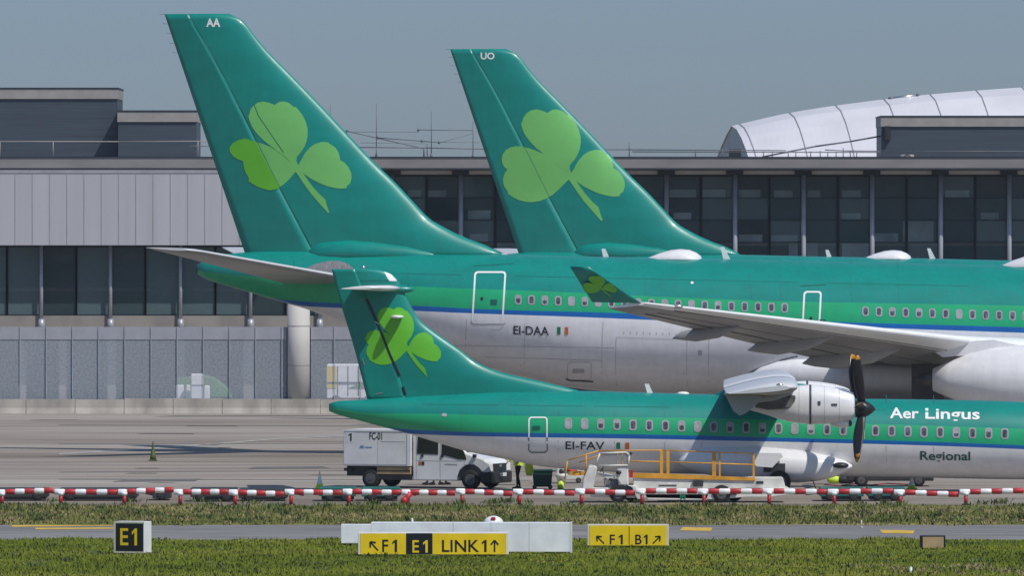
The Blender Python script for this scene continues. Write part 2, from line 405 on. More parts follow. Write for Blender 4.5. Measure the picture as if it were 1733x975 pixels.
class Fin:
    def __init__(s, fr, st, T0, T1, defl=0.0):
        """st rows: (py, px of trailing edge, px of hinge, px of leading edge), top first"""
        s.fr = fr; rows = []
        for py, te, hi, le in st[::-1]:
            z = fr.sz((te + le) / 2, py)[1]
            rows.append((z, fr.sz(te, py)[0], fr.sz(hi, py)[0], fr.sz(le, py)[0]))
        zs = [r[0] for r in rows]; s.z0, s.z1 = zs[0], zs[-1]
        s.te = pchip(zs, [r[1] for r in rows]); s.hi = pchip(zs, [r[2] for r in rows]); s.le = pchip(zs, [r[3] for r in rows])
        s.T0, s.T1 = T0, T1; s.td = math.tan(math.radians(defl))
    def half(s, a, z):
        le, te = s.le(z), s.te(z); f = (z - s.z0) / (s.z1 - s.z0)
        return (s.T0 + (s.T1 - s.T0) * min(1, max(0, f))) * naca((le - a) / (le - te)) + 0.012
    def off(s, a, z):
        return -max(0.0, s.hi(z) - a) * s.td
    def d(s, a, z): return s.half(a, z) + s.off(a, z)
    def px(s, px, py):
        a, z = s.fr.sz(px, py)
        for _ in range(3): a, z = s.fr.sz(px, py, s.d(a, z))
        return a, z
    def build(s, m, parent, nz=40):
        def panel(lo, hi, nu, name, par):
            rings = []
            for i in range(nz + 1):
                z = s.z0 + (s.z1 - s.z0) * i / nz
                A, B = lo(z), hi(z)
                us = [0.5 - 0.5 * math.cos(PI * j / nu) for j in range(nu + 1)] if name == 'tail_fin' else [j / nu for j in range(nu + 1)]
                aa = [B + (A - B) * u for u in us]
                rings.append([s.fr.W(a, s.off(a, z) + s.half(a, z), z) for a in aa] + [s.fr.W(a, s.off(a, z) - s.half(a, z), z) for a in aa[::-1]])
            return MB(m).loft(rings).build(name, par, clean=True)
        f = panel(lambda z: s.hi(z) + 0.003, s.le, 22, 'tail_fin', parent)
        r = panel(s.te, lambda z: s.hi(z) - 0.003, 8, 'rudder', parent)
        return f, r

def decal(name, surf, polys, m, parent, off=0.012, faces=None, cell=0.3, px=True):
    """flat markings laid on a curved skin; polys in photo pixels on that skin's side"""
    bm = bmesh.new(); conv = (lambda q: surf.px(*q)) if px else (lambda q: q)
    if faces is None:
        for poly in polys:
            vs = [bm.verts.new((*conv(q), 0)) for q in poly]; bm.faces.new(vs)
    else:
        vs = [bm.verts.new((*conv(q), 0)) for q in polys]
        for f in faces:
            try: bm.faces.new([vs[i] for i in f])
            except ValueError: pass
    bmesh.ops.triangulate(bm, faces=bm.faces)
    if cell:
        for ax in (0, 1):
            lo = min(v.co[ax] for v in bm.verts); hi = max(v.co[ax] for v in bm.verts); n = int((hi - lo) / cell)
            for i in range(1, n + 1):
                co = [0, 0, 0]; co[ax] = lo + (hi - lo) * i / (n + 1); no = [0, 0, 0]; no[ax] = 1
                bmesh.ops.bisect_plane(bm, geom=bm.verts[:] + bm.edges[:] + bm.faces[:], plane_co=co, plane_no=no)
        if hasattr(surf, 'hi'):
            zz = [surf.z0, surf.z1]; p0 = Vector((surf.hi(zz[0]), zz[0], 0)); p1 = Vector((surf.hi(zz[1]), zz[1], 0)); t = p1 - p0
            bmesh.ops.bisect_plane(bm, geom=bm.verts[:] + bm.edges[:] + bm.faces[:], plane_co=p0, plane_no=(t.y, -t.x, 0))
    bm.verts.index_update()
    co = [v.co.copy() for v in bm.verts]
    vv = [surf.fr.W(v.co.x, surf.d(v.co.x, v.co.y) + off, v.co.y) for v in bm.verts]
    ff = [[v.index for v in f.verts] for f in bm.faces]; bm.free()
    mb = MB(m); mb.add(vv, ff, 0, True)
    if len(mb.mats) > 1 and hasattr(surf, 'hi'):
        cc = [sum((co[i] for i in f), Vector()) / len(f) for f in ff]
        mb.mi = [1 if c.x < surf.hi(c.y) else 0 for c in cc]
    return mb.build(name, parent)
def rrect(x0, y0, x1, y1, r, n=4):
    out = []
    for cx, cy, a0 in ((x1 - r, y0 + r, -90), (x1 - r, y1 - r, 0), (x0 + r, y1 - r, 90), (x0 + r, y0 + r, 180)):
        out += [(cx + r * math.cos(math.radians(a0 + 90 * i / n)), cy + r * math.sin(math.radians(a0 + 90 * i / n))) for i in range(n + 1)]
    return out
def dense(p, k=5):
    out = []
    for a, b in zip(p, p[1:] + p[:1]):
        out += [(a[0] + (b[0] - a[0]) * i / k, a[1] + (b[1] - a[1]) * i / k) for i in range(k)]
    return out
def outline(name, surf, outer, inner, m, parent, off=0.014):
    o, i = dense(outer), dense(inner); n = len(o)
    return decal(name, surf, o + i, m, parent, off, [(k, (k + 1) % n, n + (k + 1) % n, n + k) for k in range(n)], cell=0)
def skew(pts, x0, y0, kx, ky=0.0):
    return [(x + (y - y0) * kx, y + (x - x0) * ky) for x, y in pts]
def line_decal(name, surf, segs, wd, m, parent, off=0.01):
    polys = []
    for (x0, y0, x1, y1) in segs:
        L = math.hypot(x1 - x0, y1 - y0); q = (-(y1 - y0) / L * wd / 2, (x1 - x0) / L * wd / 2)
        polys.append([(x0 + q[0], y0 + q[1]), (x1 + q[0], y1 + q[1]), (x1 - q[0], y1 - q[1]), (x0 - q[0], y0 - q[1])])
    return decal(name, surf, polys, m, parent, off, cell=0.4)
def text_decal(name, surf, body, x0, y0, x1, y1, m, parent, bold=0.0, off=0.014, ky=0.0):
    vs, fs = text_mesh(body, bold)
    return decal(name, surf, [(x0 + (x1 - x0) * x, y1 + (y0 - y1) * y + ky * (x1 - x0) * x) for x, y in vs], m, parent, off, fs, cell=0.35)
def win_decal(surf, x, y, wx, wy, shade, parent):
    """cabin window: rim, pane and, where drawn, the window shade over the upper part of the pane"""
    ro = rrect(x - wx / 2, y - wy / 2, x + wx / 2, y + wy / 2, wx * 0.36); ri = rrect(x - wx * 0.31, y - wy * 0.36, x + wx * 0.31, y + wy * 0.36, wx * 0.24)
    n = len(ro)
    def put(mb, pts, off, fs, m):
        cv = [surf.px(*q) for q in pts]; mb.add([surf.fr.W(a, surf.d(a, z) + off, z) for a, z in cv], fs, m)
    mb = MB(['window_rim', 'cabin_glass', 'window_shade', 'seat_dark'])
    put(mb, ro + ri, 0.014, [(k, (k + 1) % n, n + (k + 1) % n, n + k) for k in range(n)], 0)
    put(mb, ri, 0.006, [list(range(n))], 2 if shade >= 1 else 1)
    if 0 < shade < 1:
        yc = y - wy * 0.36 + wy * 0.72 * shade
        put(mb, [(px, min(py, yc)) for px, py in ri], 0.0085, [list(range(n))], 2)
    if shade < 0.6:      # seat back or head rest seen through the pane
        s0 = x + wx * random.uniform(-.3, -.05); s1 = s0 + wx * random.uniform(.12, .3)
        put(mb, [(s0, y + wy * random.uniform(-.12, .1)), (s1, y + wy * random.uniform(-.12, .1)), (min(s1 + .6, x + wx * .3), y + wy * .33), (s0, y + wy * .33)], 0.0095, [(0, 1, 2, 3)], 3)
    return mb.build('window', parent)
def wing(fr, st, m, name, parent, side=1, nu=10, fm=None):
    """st rows: (d, s_le, z_le, s_te, z_te, thickness/chord)"""
    rings = []
    for d, sl, zl, s_t, zte, tc in st:
        c = sl - s_t; us = [0.5 - 0.5 * math.cos(PI * j / nu) for j in range(nu + 1)]
        up = [(sl - u * c, zl + (zte - zl) * u + c * tc * 0.5 * naca(u) * 1.15 + 0.004) for u in us]
        lo = [(sl - u * c, zl + (zte - zl) * u - c * tc * 0.5 * naca(u) * 0.85 - 0.004) for u in us]
        rings.append([fr.W(a, d * side, z) for a, z in up] + [fr.W(a, d * side, z) for a, z in lo[::-1][:-1]])
    k = nu
    return MB(m).loft(rings, fm=fm or (lambda i, j: 0 if j < k else (1 if len(m) > 1 and not isinstance(m, str) else 0))).build(name, parent, clean=True)
def wheel(mb_tyre, mb_rim, c, ax, r, wd):
    c, ax = Vector(c), Vector(ax).normalized(); a = ax.orthogonal().normalized(); b = ax.cross(a); n = 20
    prof = [(-wd / 2, r * 0.62), (-wd / 2, r * 0.9), (-wd * 0.36, r), (wd * 0.36, r), (wd / 2, r * 0.9), (wd / 2, r * 0.62)]
    mb_tyre.loft([[c + ax * p + q * (math.cos(2 * PI * i / n) * a + math.sin(2 * PI * i / n) * b) for i in range(n)] for p, q in prof], cap0=True, cap1=True)
    mb_rim.tube(c - ax * (wd / 2 + 0.012), c + ax * (wd / 2 + 0.012), r * 0.58, n=16)
    mb_rim.tube(c - ax * (wd / 2 + 0.03), c + ax * (wd / 2 + 0.03), r * 0.2, n=10)

# ================================================================== SETTING
def sheet(name, x0, x1, y0, y1, z, m):
    o = MB(m).sheet([(x0, y0, z), (x1, y0, z), (x1, y1, z), (x0, y1, z)]).build(name)
    return tag(o, kind='structure')
Y_TW0, Y_TW1, Y_AP = gy(914), gy(889), gy(856)
sheet('ground', -1400, 1400, -60, 2400, -0.012, 'soil_green')
sheet('grass_verge_ground', -400, 400, 60, Y_TW0, 0.0, 'grass_near')
sheet('taxiway', -400, 400, Y_TW0, Y_TW1, -0.004, 'asphalt')
sheet('grass_strip_ground', -400, 400, Y_TW1, Y_AP, 0.0, 'grass_far')
sheet('apron', -400, 400, Y_AP, 520, -0.004, 'apron_concrete')

def ground_poly(name, px, m, z=0.004):
    mb = MB(m)
    for poly in px:
        mb.sheet([((x - CX) * gy(y) / F, gy(y), z) for x, y in poly])
    return tag(mb.build(name), kind='structure')
mat('stain', (0.1, 0.088, 0.078), rough=0.8, var=0.25, scale=0.6)
mat('repair', (0.14, 0.13, 0.122), rough=0.9, var=0.15, scale=0.8)
ground_poly('taxiway_line', [[(1150, 898.5), (1203, 899.5), (1206, 894), (1156, 893)], [(1494, 903), (1545, 904), (1548, 898.5), (1488, 897.5)],
                             [(60, 897), (235, 895.5), (235, 893.5), (60, 894)]], 'line_yellow')
ground_poly('taxiway_edge_line', [[(20, 892.5), (214, 890.2), (214, 889.4), (20, 889.6)]], 'line_yellow')
ground_poly('apron_line', [[(100, 770), (300, 757.5), (480, 743), (640, 737), (640, 736), (480, 741.5), (300, 755.5), (100, 768)]], 'line_white')
ground_poly('apron_joint', [[(100, 752), (700, 751), (700, 750.5), (100, 751.4)], [(100, 800), (700, 797), (700, 796.4), (100, 799.3)], [(100, 720), (700, 722), (700, 721.4), (100, 719.5)], [(100, 812), (900, 814), (900, 813.4), (100, 811.3)]], 'tar')

mat('weed_green', (0.085, 0.12, 0.025), rough=0.8, var=0.3, scale=2)
mat('straw', (0.3, 0.25, 0.12), rough=0.9, var=0.25, scale=2)
def blades(name, y0, y1, dens, h0, h1, m, label, seed, wb=0.018):
    r = np.random.default_rng(seed); half = lambda y: 1.05 * 866.5 * y / F + 0.3
    n = int((y1 - y0) * (half(y0) + half(y1)) * dens)
    y = r.uniform(y0, y1, n); x = r.uniform(-1, 1, n) * (1.05 * 866.5 * y / F + 0.3)
    edge = 0.5 * (np.sin(x * .83 + y0) + np.sin(x * 2.3 + 1) * .6 + np.sin(x * 6.1) * .35)
    keep = (y < y1 - .7 + edge) & (y > y0 + .7 - edge); x, y = x[keep], y[keep]; n = len(x)
    ph = np.sin(x * 0.9 + 1.3 * np.sin(y * 0.6)) * np.sin(y * 0.8 + x * 0.35) + 0.6 * np.sin(x * 2.7 + y * 1.9) + 0.9 * (np.sin(x * 1.7 + 2 * np.sin(y * .45)) * np.sin(y * 1.3 - x * .6) > 0.72)
    h = (h0 + (h1 - h0) * r.random(n) ** 1.6) * np.clip(1 + 0.42 * ph, 0.15, 3)
    a = r.uniform(0, PI, n); ca, sa = np.cos(a) * wb * (0.6 + r.random(n)), np.sin(a) * wb * 0.7
    lx, ly = r.normal(0, 0.35, n) * h, r.normal(0, 0.35, n) * h
    v = np.empty((n, 3, 3))
    v[:, 0] = np.stack([x - ca, y - sa, np.full(n, -0.003)], 1); v[:, 1] = np.stack([x + ca, y + sa, np.full(n, -0.003)], 1)
    v[:, 2] = np.stack([x + lx, y + ly, h], 1)
    me = bpy.data.meshes.new(name); me.vertices.add(3 * n); me.vertices.foreach_set('co', v.reshape(-1).astype(np.float32))
    me.loops.add(3 * n); me.loops.foreach_set('vertex_index', np.arange(3 * n, dtype=np.int32))
    me.polygons.add(n); me.polygons.foreach_set('loop_start', np.arange(0, 3 * n, 3, dtype=np.int32)); me.polygons.foreach_set('loop_total', np.full(n, 3, dtype=np.int32))
    me.update(calc_edges=True); me.materials.append(MATS[m])
    o = bpy.data.objects.new(name, me); COL.objects.link(o)
    return tag(o, label, 'grass', kind='stuff')
blades('verge_grass', 213, Y_TW0 + 0.8, 150, 0.03, 0.095, 'grass_near', 'green mown grass in front of the taxiway around the signs', 3)
blades('strip_grass', Y_TW1 - 0.8, Y_AP + 0.5, 110, 0.03, 0.12, 'grass_far', 'dry olive grass strip between taxiway and striped barrier', 5, wb=0.022)
def tufts(name, spots, m, label, seed):
    r = random.Random(seed); mb = MB(m)
    for px, py, h, n in spots:
        Y = gy(py); x0 = (px - CX) * Y / F
        for _ in range(n):
            x, y = x0 + r.gauss(0, .16), Y + r.gauss(0, .25); a = r.uniform(0, 6.28); l_ = h * r.uniform(.5, 1); w_ = .02 + .05 * l_; q = Vector((math.cos(a), math.sin(a), 0)); tip = Vector((x, y, 0)) + Vector((r.gauss(0, .45), r.gauss(0, .45), 1)) * l_
            b_ = Vector((x, y, 0)); mid = b_.lerp(tip, .55)
            mb.add([b_, mid - q * w_, tip, mid + q * w_], [(0, 1, 2, 3)])
    o = mb.build(name); return tag(o, label, 'weeds', kind='stuff')
TR = random.Random(21)
tufts('strip_weeds', [(TR.uniform(-40, 1780), TR.uniform(852, 886), TR.uniform(.12, .3), TR.randint(10, 40)) for _ in range(190)], 'weed_green', 'dark leafy weeds clumped in the olive grass strip', 1)
tufts('verge_weeds', [(TR.uniform(-40, 1780), TR.uniform(918, 974), TR.uniform(.08, .2), TR.randint(8, 26)) for _ in range(90)], 'weed_green', 'broad leafy weeds clumped in the green verge', 2)
tufts('dry_stalks', [(TR.uniform(-40, 1780), TR.uniform(866, 889), TR.uniform(.1, .2), TR.randint(10, 40)) for _ in range(150)] + [(TR.gauss(1590, 90), TR.uniform(958, 974), TR.uniform(.06, .15), 30) for _ in range(40)], 'straw', 'dry straw coloured stalks among the green blades', 3)
mb = MB('line_yellow')
for cx, cy, k in ((915, 955, 14), (975, 958, 12), (1175, 958, 10), (700, 962, 6), (1500, 950, 4)):
    for i in range(k):
        px, py = random.gauss(cx, 18), random.gauss(cy, 3); Y = gy(py); q = Vector(((px - CX) * Y / F, Y, random.uniform(0.07, 0.11)))
        mb.ell(q, (0.022, 0.022, 0.01), n=6, k=4)
tag(mb.build('dandelion_flowers'), 'yellow dandelion heads scattered in the green verge', 'flowers', kind='stuff')

st_r = random.Random(8); pt = []
for _ in range(26):
    x, y = st_r.uniform(-40, 1750), st_r.choice((st_r.uniform(705, 760), st_r.uniform(760, 832))); l_ = st_r.uniform(18, 120); h_ = st_r.uniform(.3, .9)
    pt.append([(x, y + h_), (x + l_, y + h_ * st_r.uniform(.6, 1.4)), (x + l_ * st_r.uniform(.8, 1.05), y), (x + l_ * .2, y - .1)])
ground_poly('apron_stain', pt, 'stain', 0.006)
ground_poly('apron_repair', [[(260, 705.5), (540, 705), (620, 703.6), (300, 704)], [(190, 816), (330, 815), (340, 811), (215, 812)], [(420, 794), (560, 793), (545, 790), (430, 791)]], 'repair', 0.008)

# ------------------------------------------------------------------ terminal pier
YB = 450.0
bld = thing('terminal_building', (0, YB, 0), 'long terminal pier with dark glass front under a flat grey roof edge', 'building')
def bx(name, x0, x1, yt, yb, Yf, depth, m, parent=bld, bevel=0.0):
    """a box whose camera-side face fills the pixel rectangle at depth Yf"""
    a = at(x0, yb, Yf); b = at(x1, yt, Yf)
    return MB(m).bb((a.x, Yf, a.z), (b.x, Yf + depth, b.z)).build(name, parent, bevel=bevel)
XL, XR = -160, 1900
# roof edge
fs = MB(['fascia', 'bracket_dark'])
a, b = at(XL, 287, 447), at(XR, 266.5, 447)
fs.bb((a.x, 447, a.z), (b.x, 470, b.z)); 
fs.bb((a.x, 446.97, a.z + 0.001), (b.x, 447.0, a.z + 0.09), 1); fs.bb((a.x, 446.95, b.z - 0.001), (b.x, 446.999, b.z + 0.05), 1)
roof = fs.build('roof_edge', bld)
COLS = [664 + 116 * k for k in range(-1, 10)]
# soffit panels, brackets and columns of the upper glass front
for x in COLS:
    if x < 480: continue
    bx('soffit_panel', x + 14, x + 102, 288.5, 295, 448.6, 0.1, 'soffit')
    bx('bracket', x - 15, x + 13.5, 288, 296, 448.4, 1.4, 'bracket_dark')
    p = at(x, 296, 449.0); q = at(x, 560, 449.0)
    MB('column_grey').tube(q, p, 0.13, n=14).build('column', bld)
# glazing: one pane per half bay, its dark frame a sub-part
GR = random.Random(4)
def glaze(x0, x1, y0, y1, rows, Yf, cols=1):
    A, B = at(x0, y1, Yf), at(x1, y0, Yf)
    g = MB(['facade_glass', 'facade_glass_pale', 'facade_glass_dark'])
    for ya, yb_ in zip(rows[:-1], rows[1:]):
        za, zb = at(0, yb_, Yf).z, at(0, ya, Yf).z; tl = GR.uniform(-.012, .012); t2 = GR.uniform(-.012, .012)
        g.sheet([(A.x, Yf + tl, za), (B.x, Yf - tl, za), (B.x, Yf - tl + t2, zb), (A.x, Yf + tl + t2, zb)], GR.choice((0, 0, 1, 2, 1)))
    g = g.build('window', bld)
    fr = MB('frame_dark'); t = 0.07
    for yy in rows:
        z = at(0, yy, Yf).z; fr.bb((A.x, Yf - 0.05, z - t / 2), (B.x, Yf - 0.004, z + t / 2))
    for k in range(cols + 1):
        x = A.x + (B.x - A.x) * k / cols; fr.bb((x - t * 0.8, Yf - 0.08, A.z), (x + t * 0.8, Yf - 0.052, B.z))
    fr.build('window_frame', g)
for x in COLS:
    if x < 480: continue
    for k in range(2):
        glaze(x + 2 + 57 * k, x + 57 + 57 * k, 297, 560, (298, 335, 372.5, 410, 448, 490, 530), YB)
bx('lintel', 540, XR, 295.5, 297.5, 449.6, 0.6, 'bracket_dark')
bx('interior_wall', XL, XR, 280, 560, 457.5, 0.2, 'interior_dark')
for z0, z1 in ((410, 416), (487, 493)): bx('floor_slab', XL, XR, z0, z1, 450.4, 6.5, 'ledge_beige')
for i, (x0, x1, y0, y1) in enumerate(((1133, 1178, 321, 334), (1186, 1228, 321, 334), (1250, 1287, 321, 334), (1310, 1341, 322, 334), (1367, 1388, 322, 335), (1425, 1457, 322, 335),
                         (1140, 1170, 360, 371), (1250, 1290, 397, 409), (1300, 1350, 398, 409), (1425, 1457, 361, 371), (1480, 1520, 395, 409), (1528, 1580, 374, 409), (1425, 1470, 412, 440), (1335, 1350, 411, 440), (1365, 1384, 411, 440),
                         (690, 712, 322, 333), (720, 755, 322, 333), (792, 830, 356, 371), (795, 826, 396, 409), (668, 690, 395, 405), (1600, 1640, 322, 334), (1660, 1690, 360, 371), (935, 960, 300, 320))):
    bx('pane_patch', x0, x1, y0, y1, 450.35, 0.04, 'pane_glint_pale')  # pale sheets behind the panes imitate ceiling lights and reflections
# closed cladding box and dark lower glass on the left
cl = bx('cladding', XL, 480, 287.5, 415, 446.3, 3.6, 'cladding')
sm = MB('cladding_seam')
for k in range(24):
    x = -150 + 29.2 * k
    if x < 478:
        A, B = at(x, 415, 446.28), at(x + 1.0, 292, 446.28); sm.bb((A.x, 446.28, A.z), (B.x, 446.299, B.z))
A, B = at(XL, 293, 446.28), at(480, 287.6, 446.28); sm.bb((A.x, 446.27, A.z), (B.x, 446.279, B.z))
sm.build('cladding_seam', cl)
LC = [-47, 70, 187, 305.5, 424, 541]
for x in LC:
    p, q = at(x, 415, 447.6), at(x, 551, 447.6)
    c = MB('column_grey').tube(q, p, 0.1, n=12)
    c.tube(q + Vector((0, 0, -0.25)), q + Vector((0, 0, 0.35)), 0.22, 0.16, n=12)
    c.build('column', bld)
for x0, x1 in zip(LC[:-1], LC[1:]):
    for k in range(2): glaze(x0 + 1 + 58.5 * k, x0 + 58.5 + 58.5 * k, 417, 534, (417.5, 533.5), 448.0)
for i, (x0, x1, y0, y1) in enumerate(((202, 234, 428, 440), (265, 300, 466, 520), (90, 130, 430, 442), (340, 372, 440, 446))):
    bx('pane_patch', x0, x1, y0, y1, 448.35, 0.04, 'interior_dark')
bx('ledge', XL, 640, 534.5, 554, 447.8, 3.0, 'ledge_beige')
# ground floor set back under the ledge
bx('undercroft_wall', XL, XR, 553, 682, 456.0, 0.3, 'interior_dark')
for x0, x1 in ((30, 44), (182, 196), (412, 430), (300, 312), (100, 112)): bx('pillar', x0, x1, 554, 682, 449.5, 0.5, 'fascia')
for x0, x1, y0, y1, mm in ((60, 96, 606, 682, 'louvre_blue'), (205, 250, 590, 676, 'dark_glass'), (322, 400, 585, 622, 'louvre_blue'), (436, 478, 612, 682, 'gse_dark'), (-60, 20, 590, 640, 'dark_glass'), (560, 640, 585, 612, 'dark_glass')):
    bx('door_panel', x0, x1, y0, y1, 455.8, 0.19, mm)
# roof-top plant rooms: dark louvred boxes with a pale parapet
def plant(x0, x1, yt, ym, yb, Yf, dp=6):
    p = bx('plant_room', x0, x1, ym, yb, Yf, dp, 'louvre_blue')
    A, B = at(x0 - 1, ym, Yf), at(x1 + 1, yt, Yf)
    q = MB(['parapet', 'bracket_dark']); q.bb((A.x, Yf - 0.1, A.z), (B.x, Yf + dp + 0.1, B.z)); q.bb((A.x - 0.03, Yf - 0.14, B.z + 0.001), (B.x + 0.03, Yf + dp, B.z + 0.07), 1)
    q.build('parapet', p); return p
plant(-60, 199, 150, 167, 266, 455); plant(199.8, 332.5, 188.5, 206, 266, 453.5)
pr = plant(1491.5, 1760, 197.5, 214, 270, 452)
A = at(1502, 224, 451.9); MB('black_plastic').bb((A.x - 0.16, 451.7, A.z - 0.4), (A.x + 0.16, 451.99, A.z + 0.35)).build('vent', pr)
A = at(1535, 270, 449.5); MB('parapet').tube(A + Vector((0, 0, -0.1)), A + Vector((0, 0, 0.28)), 0.4, 0.38, n=18).build('roof_cowl', bld)
# hand rails on the roof
def rail(name, pts, posts, r=0.022, drop=268, m='steel_thin', Yr=449):
    mb = MB(m)
    for row in pts: mb.path([at(x, y, Yr) for x, y in row], r, n=5)
    for x, y in posts: mb.tube(at(x, drop, Yr), at(x, y, Yr), r, n=5)
    return mb.build(name, bld)
rail('handrail', [[(-100, 239), (200, 239.5), (410, 238.5)], [(320, 247), (420, 247)]], [(335, 238), (384, 238), (90, 239), (0, 239)], 0.03, 268, 'parapet', 447.6)
rail('handrail', [[(600, 249), (720, 250), (820, 252), (1060, 253), (1330, 254.5)], [(1070, 256.5), (1490, 257.5)], [(1396, 253.5), (1430, 255), (1490, 255.5), (1740, 256)]],
     [(637, 249), (718, 250), (1065, 240), (1177, 254), (1222, 254), (1292, 256), (1307, 256), (1334, 256), (1347, 256), (1372, 256), (1388, 255), (1401, 256), (1415, 256), (1427, 250), (1439, 255), (1450, 257)], 0.028)
# masts and the cables strung between them
for x, yt, lb in ((637, 175, 'tall thin roof mast standing right of the leftmost tail fin'), (730, 188, 'thin roof mast in the middle of the gap between the two big fins'),
                  (800.5, 205, 'thin roof mast almost touching the rear edge of the second big fin'), (559, 176, 'thin roof mast rising behind the sloping edge of the leftmost fin')):
    m = MB('steel_thin'); p, q = at(x, 268, 452), at(x, yt, 452); m.tube(p, q, 0.03, 0.018, n=6); m.tube(p, p + Vector((0, 0, 0.25)), 0.09, 0.06, n=8)
    tag(m.build('roof_mast'), lb, 'mast', 'lightning masts on the terminal roof')
cb = MB('steel_thin')
for row, r in (([(600, 222.8), (708, 223.5)], 0.012), ([(708, 219.5), (800, 220.5)], 0.02), ([(587, 221.5), (637, 233), (716, 251)], 0.026), ([(640, 233), (714, 238.5), (744, 241)], 0.026),
               ([(744, 241.5), (800, 226)], 0.012), ([(610, 241.5), (720, 243)], 0.01), ([(744, 240.5), (812, 241)], 0.01)):
    cb.path([at(x, y, 452) for x, y in row], r, n=5)
for x, y in ((587, 221.5), (640, 233), (708, 220), (714, 238.5), (743, 241)): cb.ell(at(x, y, 452), (0.07, 0.07, 0.09), n=8, k=6)
cb.tube(at(717, 268, 452), at(717, 252, 452), 0.03, n=5); cb.tube(at(723, 268, 452), at(723, 243, 452), 0.03, n=5)
tag(cb.build('roof_cable_rig'), 'slack cables and tie bars strung between the thin roof masts', 'cable')

# ------------------------------------------------------------------ white vaulted hall behind the pier
YH = 485.0
hall = thing('vaulted_hall', (13, YH, 0), 'white barrel roofed hall rising behind the terminal at right', 'building')
ridge = pchip([1237, 1340, 1450, 1567, 1740, 1900], [213, 190, 173.5, 160, 147, 140])
rows = []; seams = []
def arch(px, off=0.0):
    zt = at(px, ridge(px), YH).z + off; zb = at(px, 285, YH).z; x = at(px, 0, YH).x; H = zt - zb; out = []
    for k in range(13):
        t = PI * k / 12 ; u = -math.cos(t)
        out.append(Vector((x - 0.98 * u, YH + u * (6.3 + off), zb + H * (1 - abs(u) ** (1.75 if u < 0 else 1.2)))))
    return out
xs = [1238 + 11 * k for k in range(60)]
MB('hall_white').loft([arch(x) for x in xs], smooth=False, closed=False, cap0=False, cap1=False).build('roof', hall)
sm = MB('hall_seam')
for x in (1250, 1335, 1413, 1495, 1573, 1651, 1729):
    sm.loft([arch(x, 0.03), arch(x + 1.6, 0.03)], closed=False, cap0=False, cap1=False)
sm.build('roof_seam', hall)
g = arch(1240); gm = MB(['gable_grey', 'bracket_dark'])
for i in range(12): gm.sheet([g[i] + Vector((.03, 0, 0)), g[i + 1] + Vector((.03, 0, 0)), Vector((g[i + 1].x + .03, g[i + 1].y, g[0].z)), Vector((g[i].x + .03, g[i].y, g[0].z))])
gm.build('gable_wall', hall, clean=True)
p = at(1244, 258, YH - 7.2); MB('bracket_dark').bb((p.x - 0.35, p.y - 0.1, p.z - 0.4), (p.x + 0.35, p.y + 0.4, p.z + 0.2)).build('vent', hall)
tb = MB('steel_thin'); tb.path([at(x, y, 453.2) for x, y in ((1290, 265.5), (1380, 247.5), (1440, 239), (1491, 230))], 0.045, n=6); tb.build('roof_cable', bld)
tb = MB(['bare_metal', 'steel_thin']); p, q = at(1508, 167, YH), at(1553, 161, YH); tb.tube(p, q, 0.1, n=8); tb.ell(p, (0.2, 0.2, 0.14), 1, 8, 6); tb.ell(q, (0.12, 0.2, 0.12), 1, 8, 6)
tb.build('roof_walkway', hall)

# ------------------------------------------------------------------ blast fence, concrete wall, pier column
YF = 420.0
fx0, fx1 = at(-120, 0, YF).x, at(700, 0, YF).x; z0 = 0.75; z1 = at(0, 553.5, YF).z; zm = at(0, 575, YF).z
fence = thing('screen_fence', ((fx0 + fx1) / 2, YF, 0), 'tall see-through mesh screen fence with pale top band on a low wall', 'fence')
cxp = at(505.5, 0, YF).x; hole = 0.62
for x0, x1 in ((fx0, cxp - hole), (cxp + hole, fx1)):
    MB('fence_mesh').sheet([(x0, YF, z0 - .1), (x1, YF, z0 - .1), (x1, YF, zm), (x0, YF, zm)]).build('mesh_screen', fence)
    MB('fence_band').bb((x0, YF - 0.03, zm), (x1, YF + 0.05, z1)).build('top_band', fence)
fp = [at(167 + 44.3 * k, 0, YF).x for k in range(-6, 12)]
for x in fp:
    if abs(x - cxp) > 0.7:
        MB('fence_post').bb((x - 0.02, YF - 0.08, 0.6), (x + 0.02, YF - 0.034, z1 + 0.01)).build('fence_post', fence)
cw = thing('concrete_wall', (-8, YF - 0.9, 0), 'low weathered concrete barrier wall along the foot of the mesh screen fence', 'wall')
x = fx0; k = 0
while x < at(1100, 0, YF).x:
    h = z0 + random.uniform(-0.04, 0.03)
    MB('concrete_wall').prism([(x + 0.015, YF - 1.0, 0), (x + 0.015, YF - 0.82, 0.3), (x + 0.015, YF - 0.76, h), (x + 0.015, YF - 0.5, h), (x + 0.015, YF - 0.3, 0)], (2.47, 0, 0)).build('wall_segment', cw); x += 2.5
cc = MB(['concrete_column', 'hall_seam'])
cz = at(0, 512, YF).z + 0.4; cc.tube((cxp, YF, 0), (cxp, YF, cz), 0.57, n=36)
for yy in (552, 618.5):
    z = at(0, yy, YF).z; cc.tube((cxp, YF, z - 0.02), (cxp, YF, z + 0.02), 0.574, n=36, m=1)
cc.loft([[Vector((cxp + r * math.cos(2 * PI * i / 24), YF + r * math.sin(2 * PI * i / 24), z)) for i in range(24)] for r, z in ((0.571, cz), (0.75, cz + 0.25), (0.75, cz + 0.5))])
tag(cc.build('concrete_column'), 'round pale concrete column standing in the mesh fence under the tail', 'column')

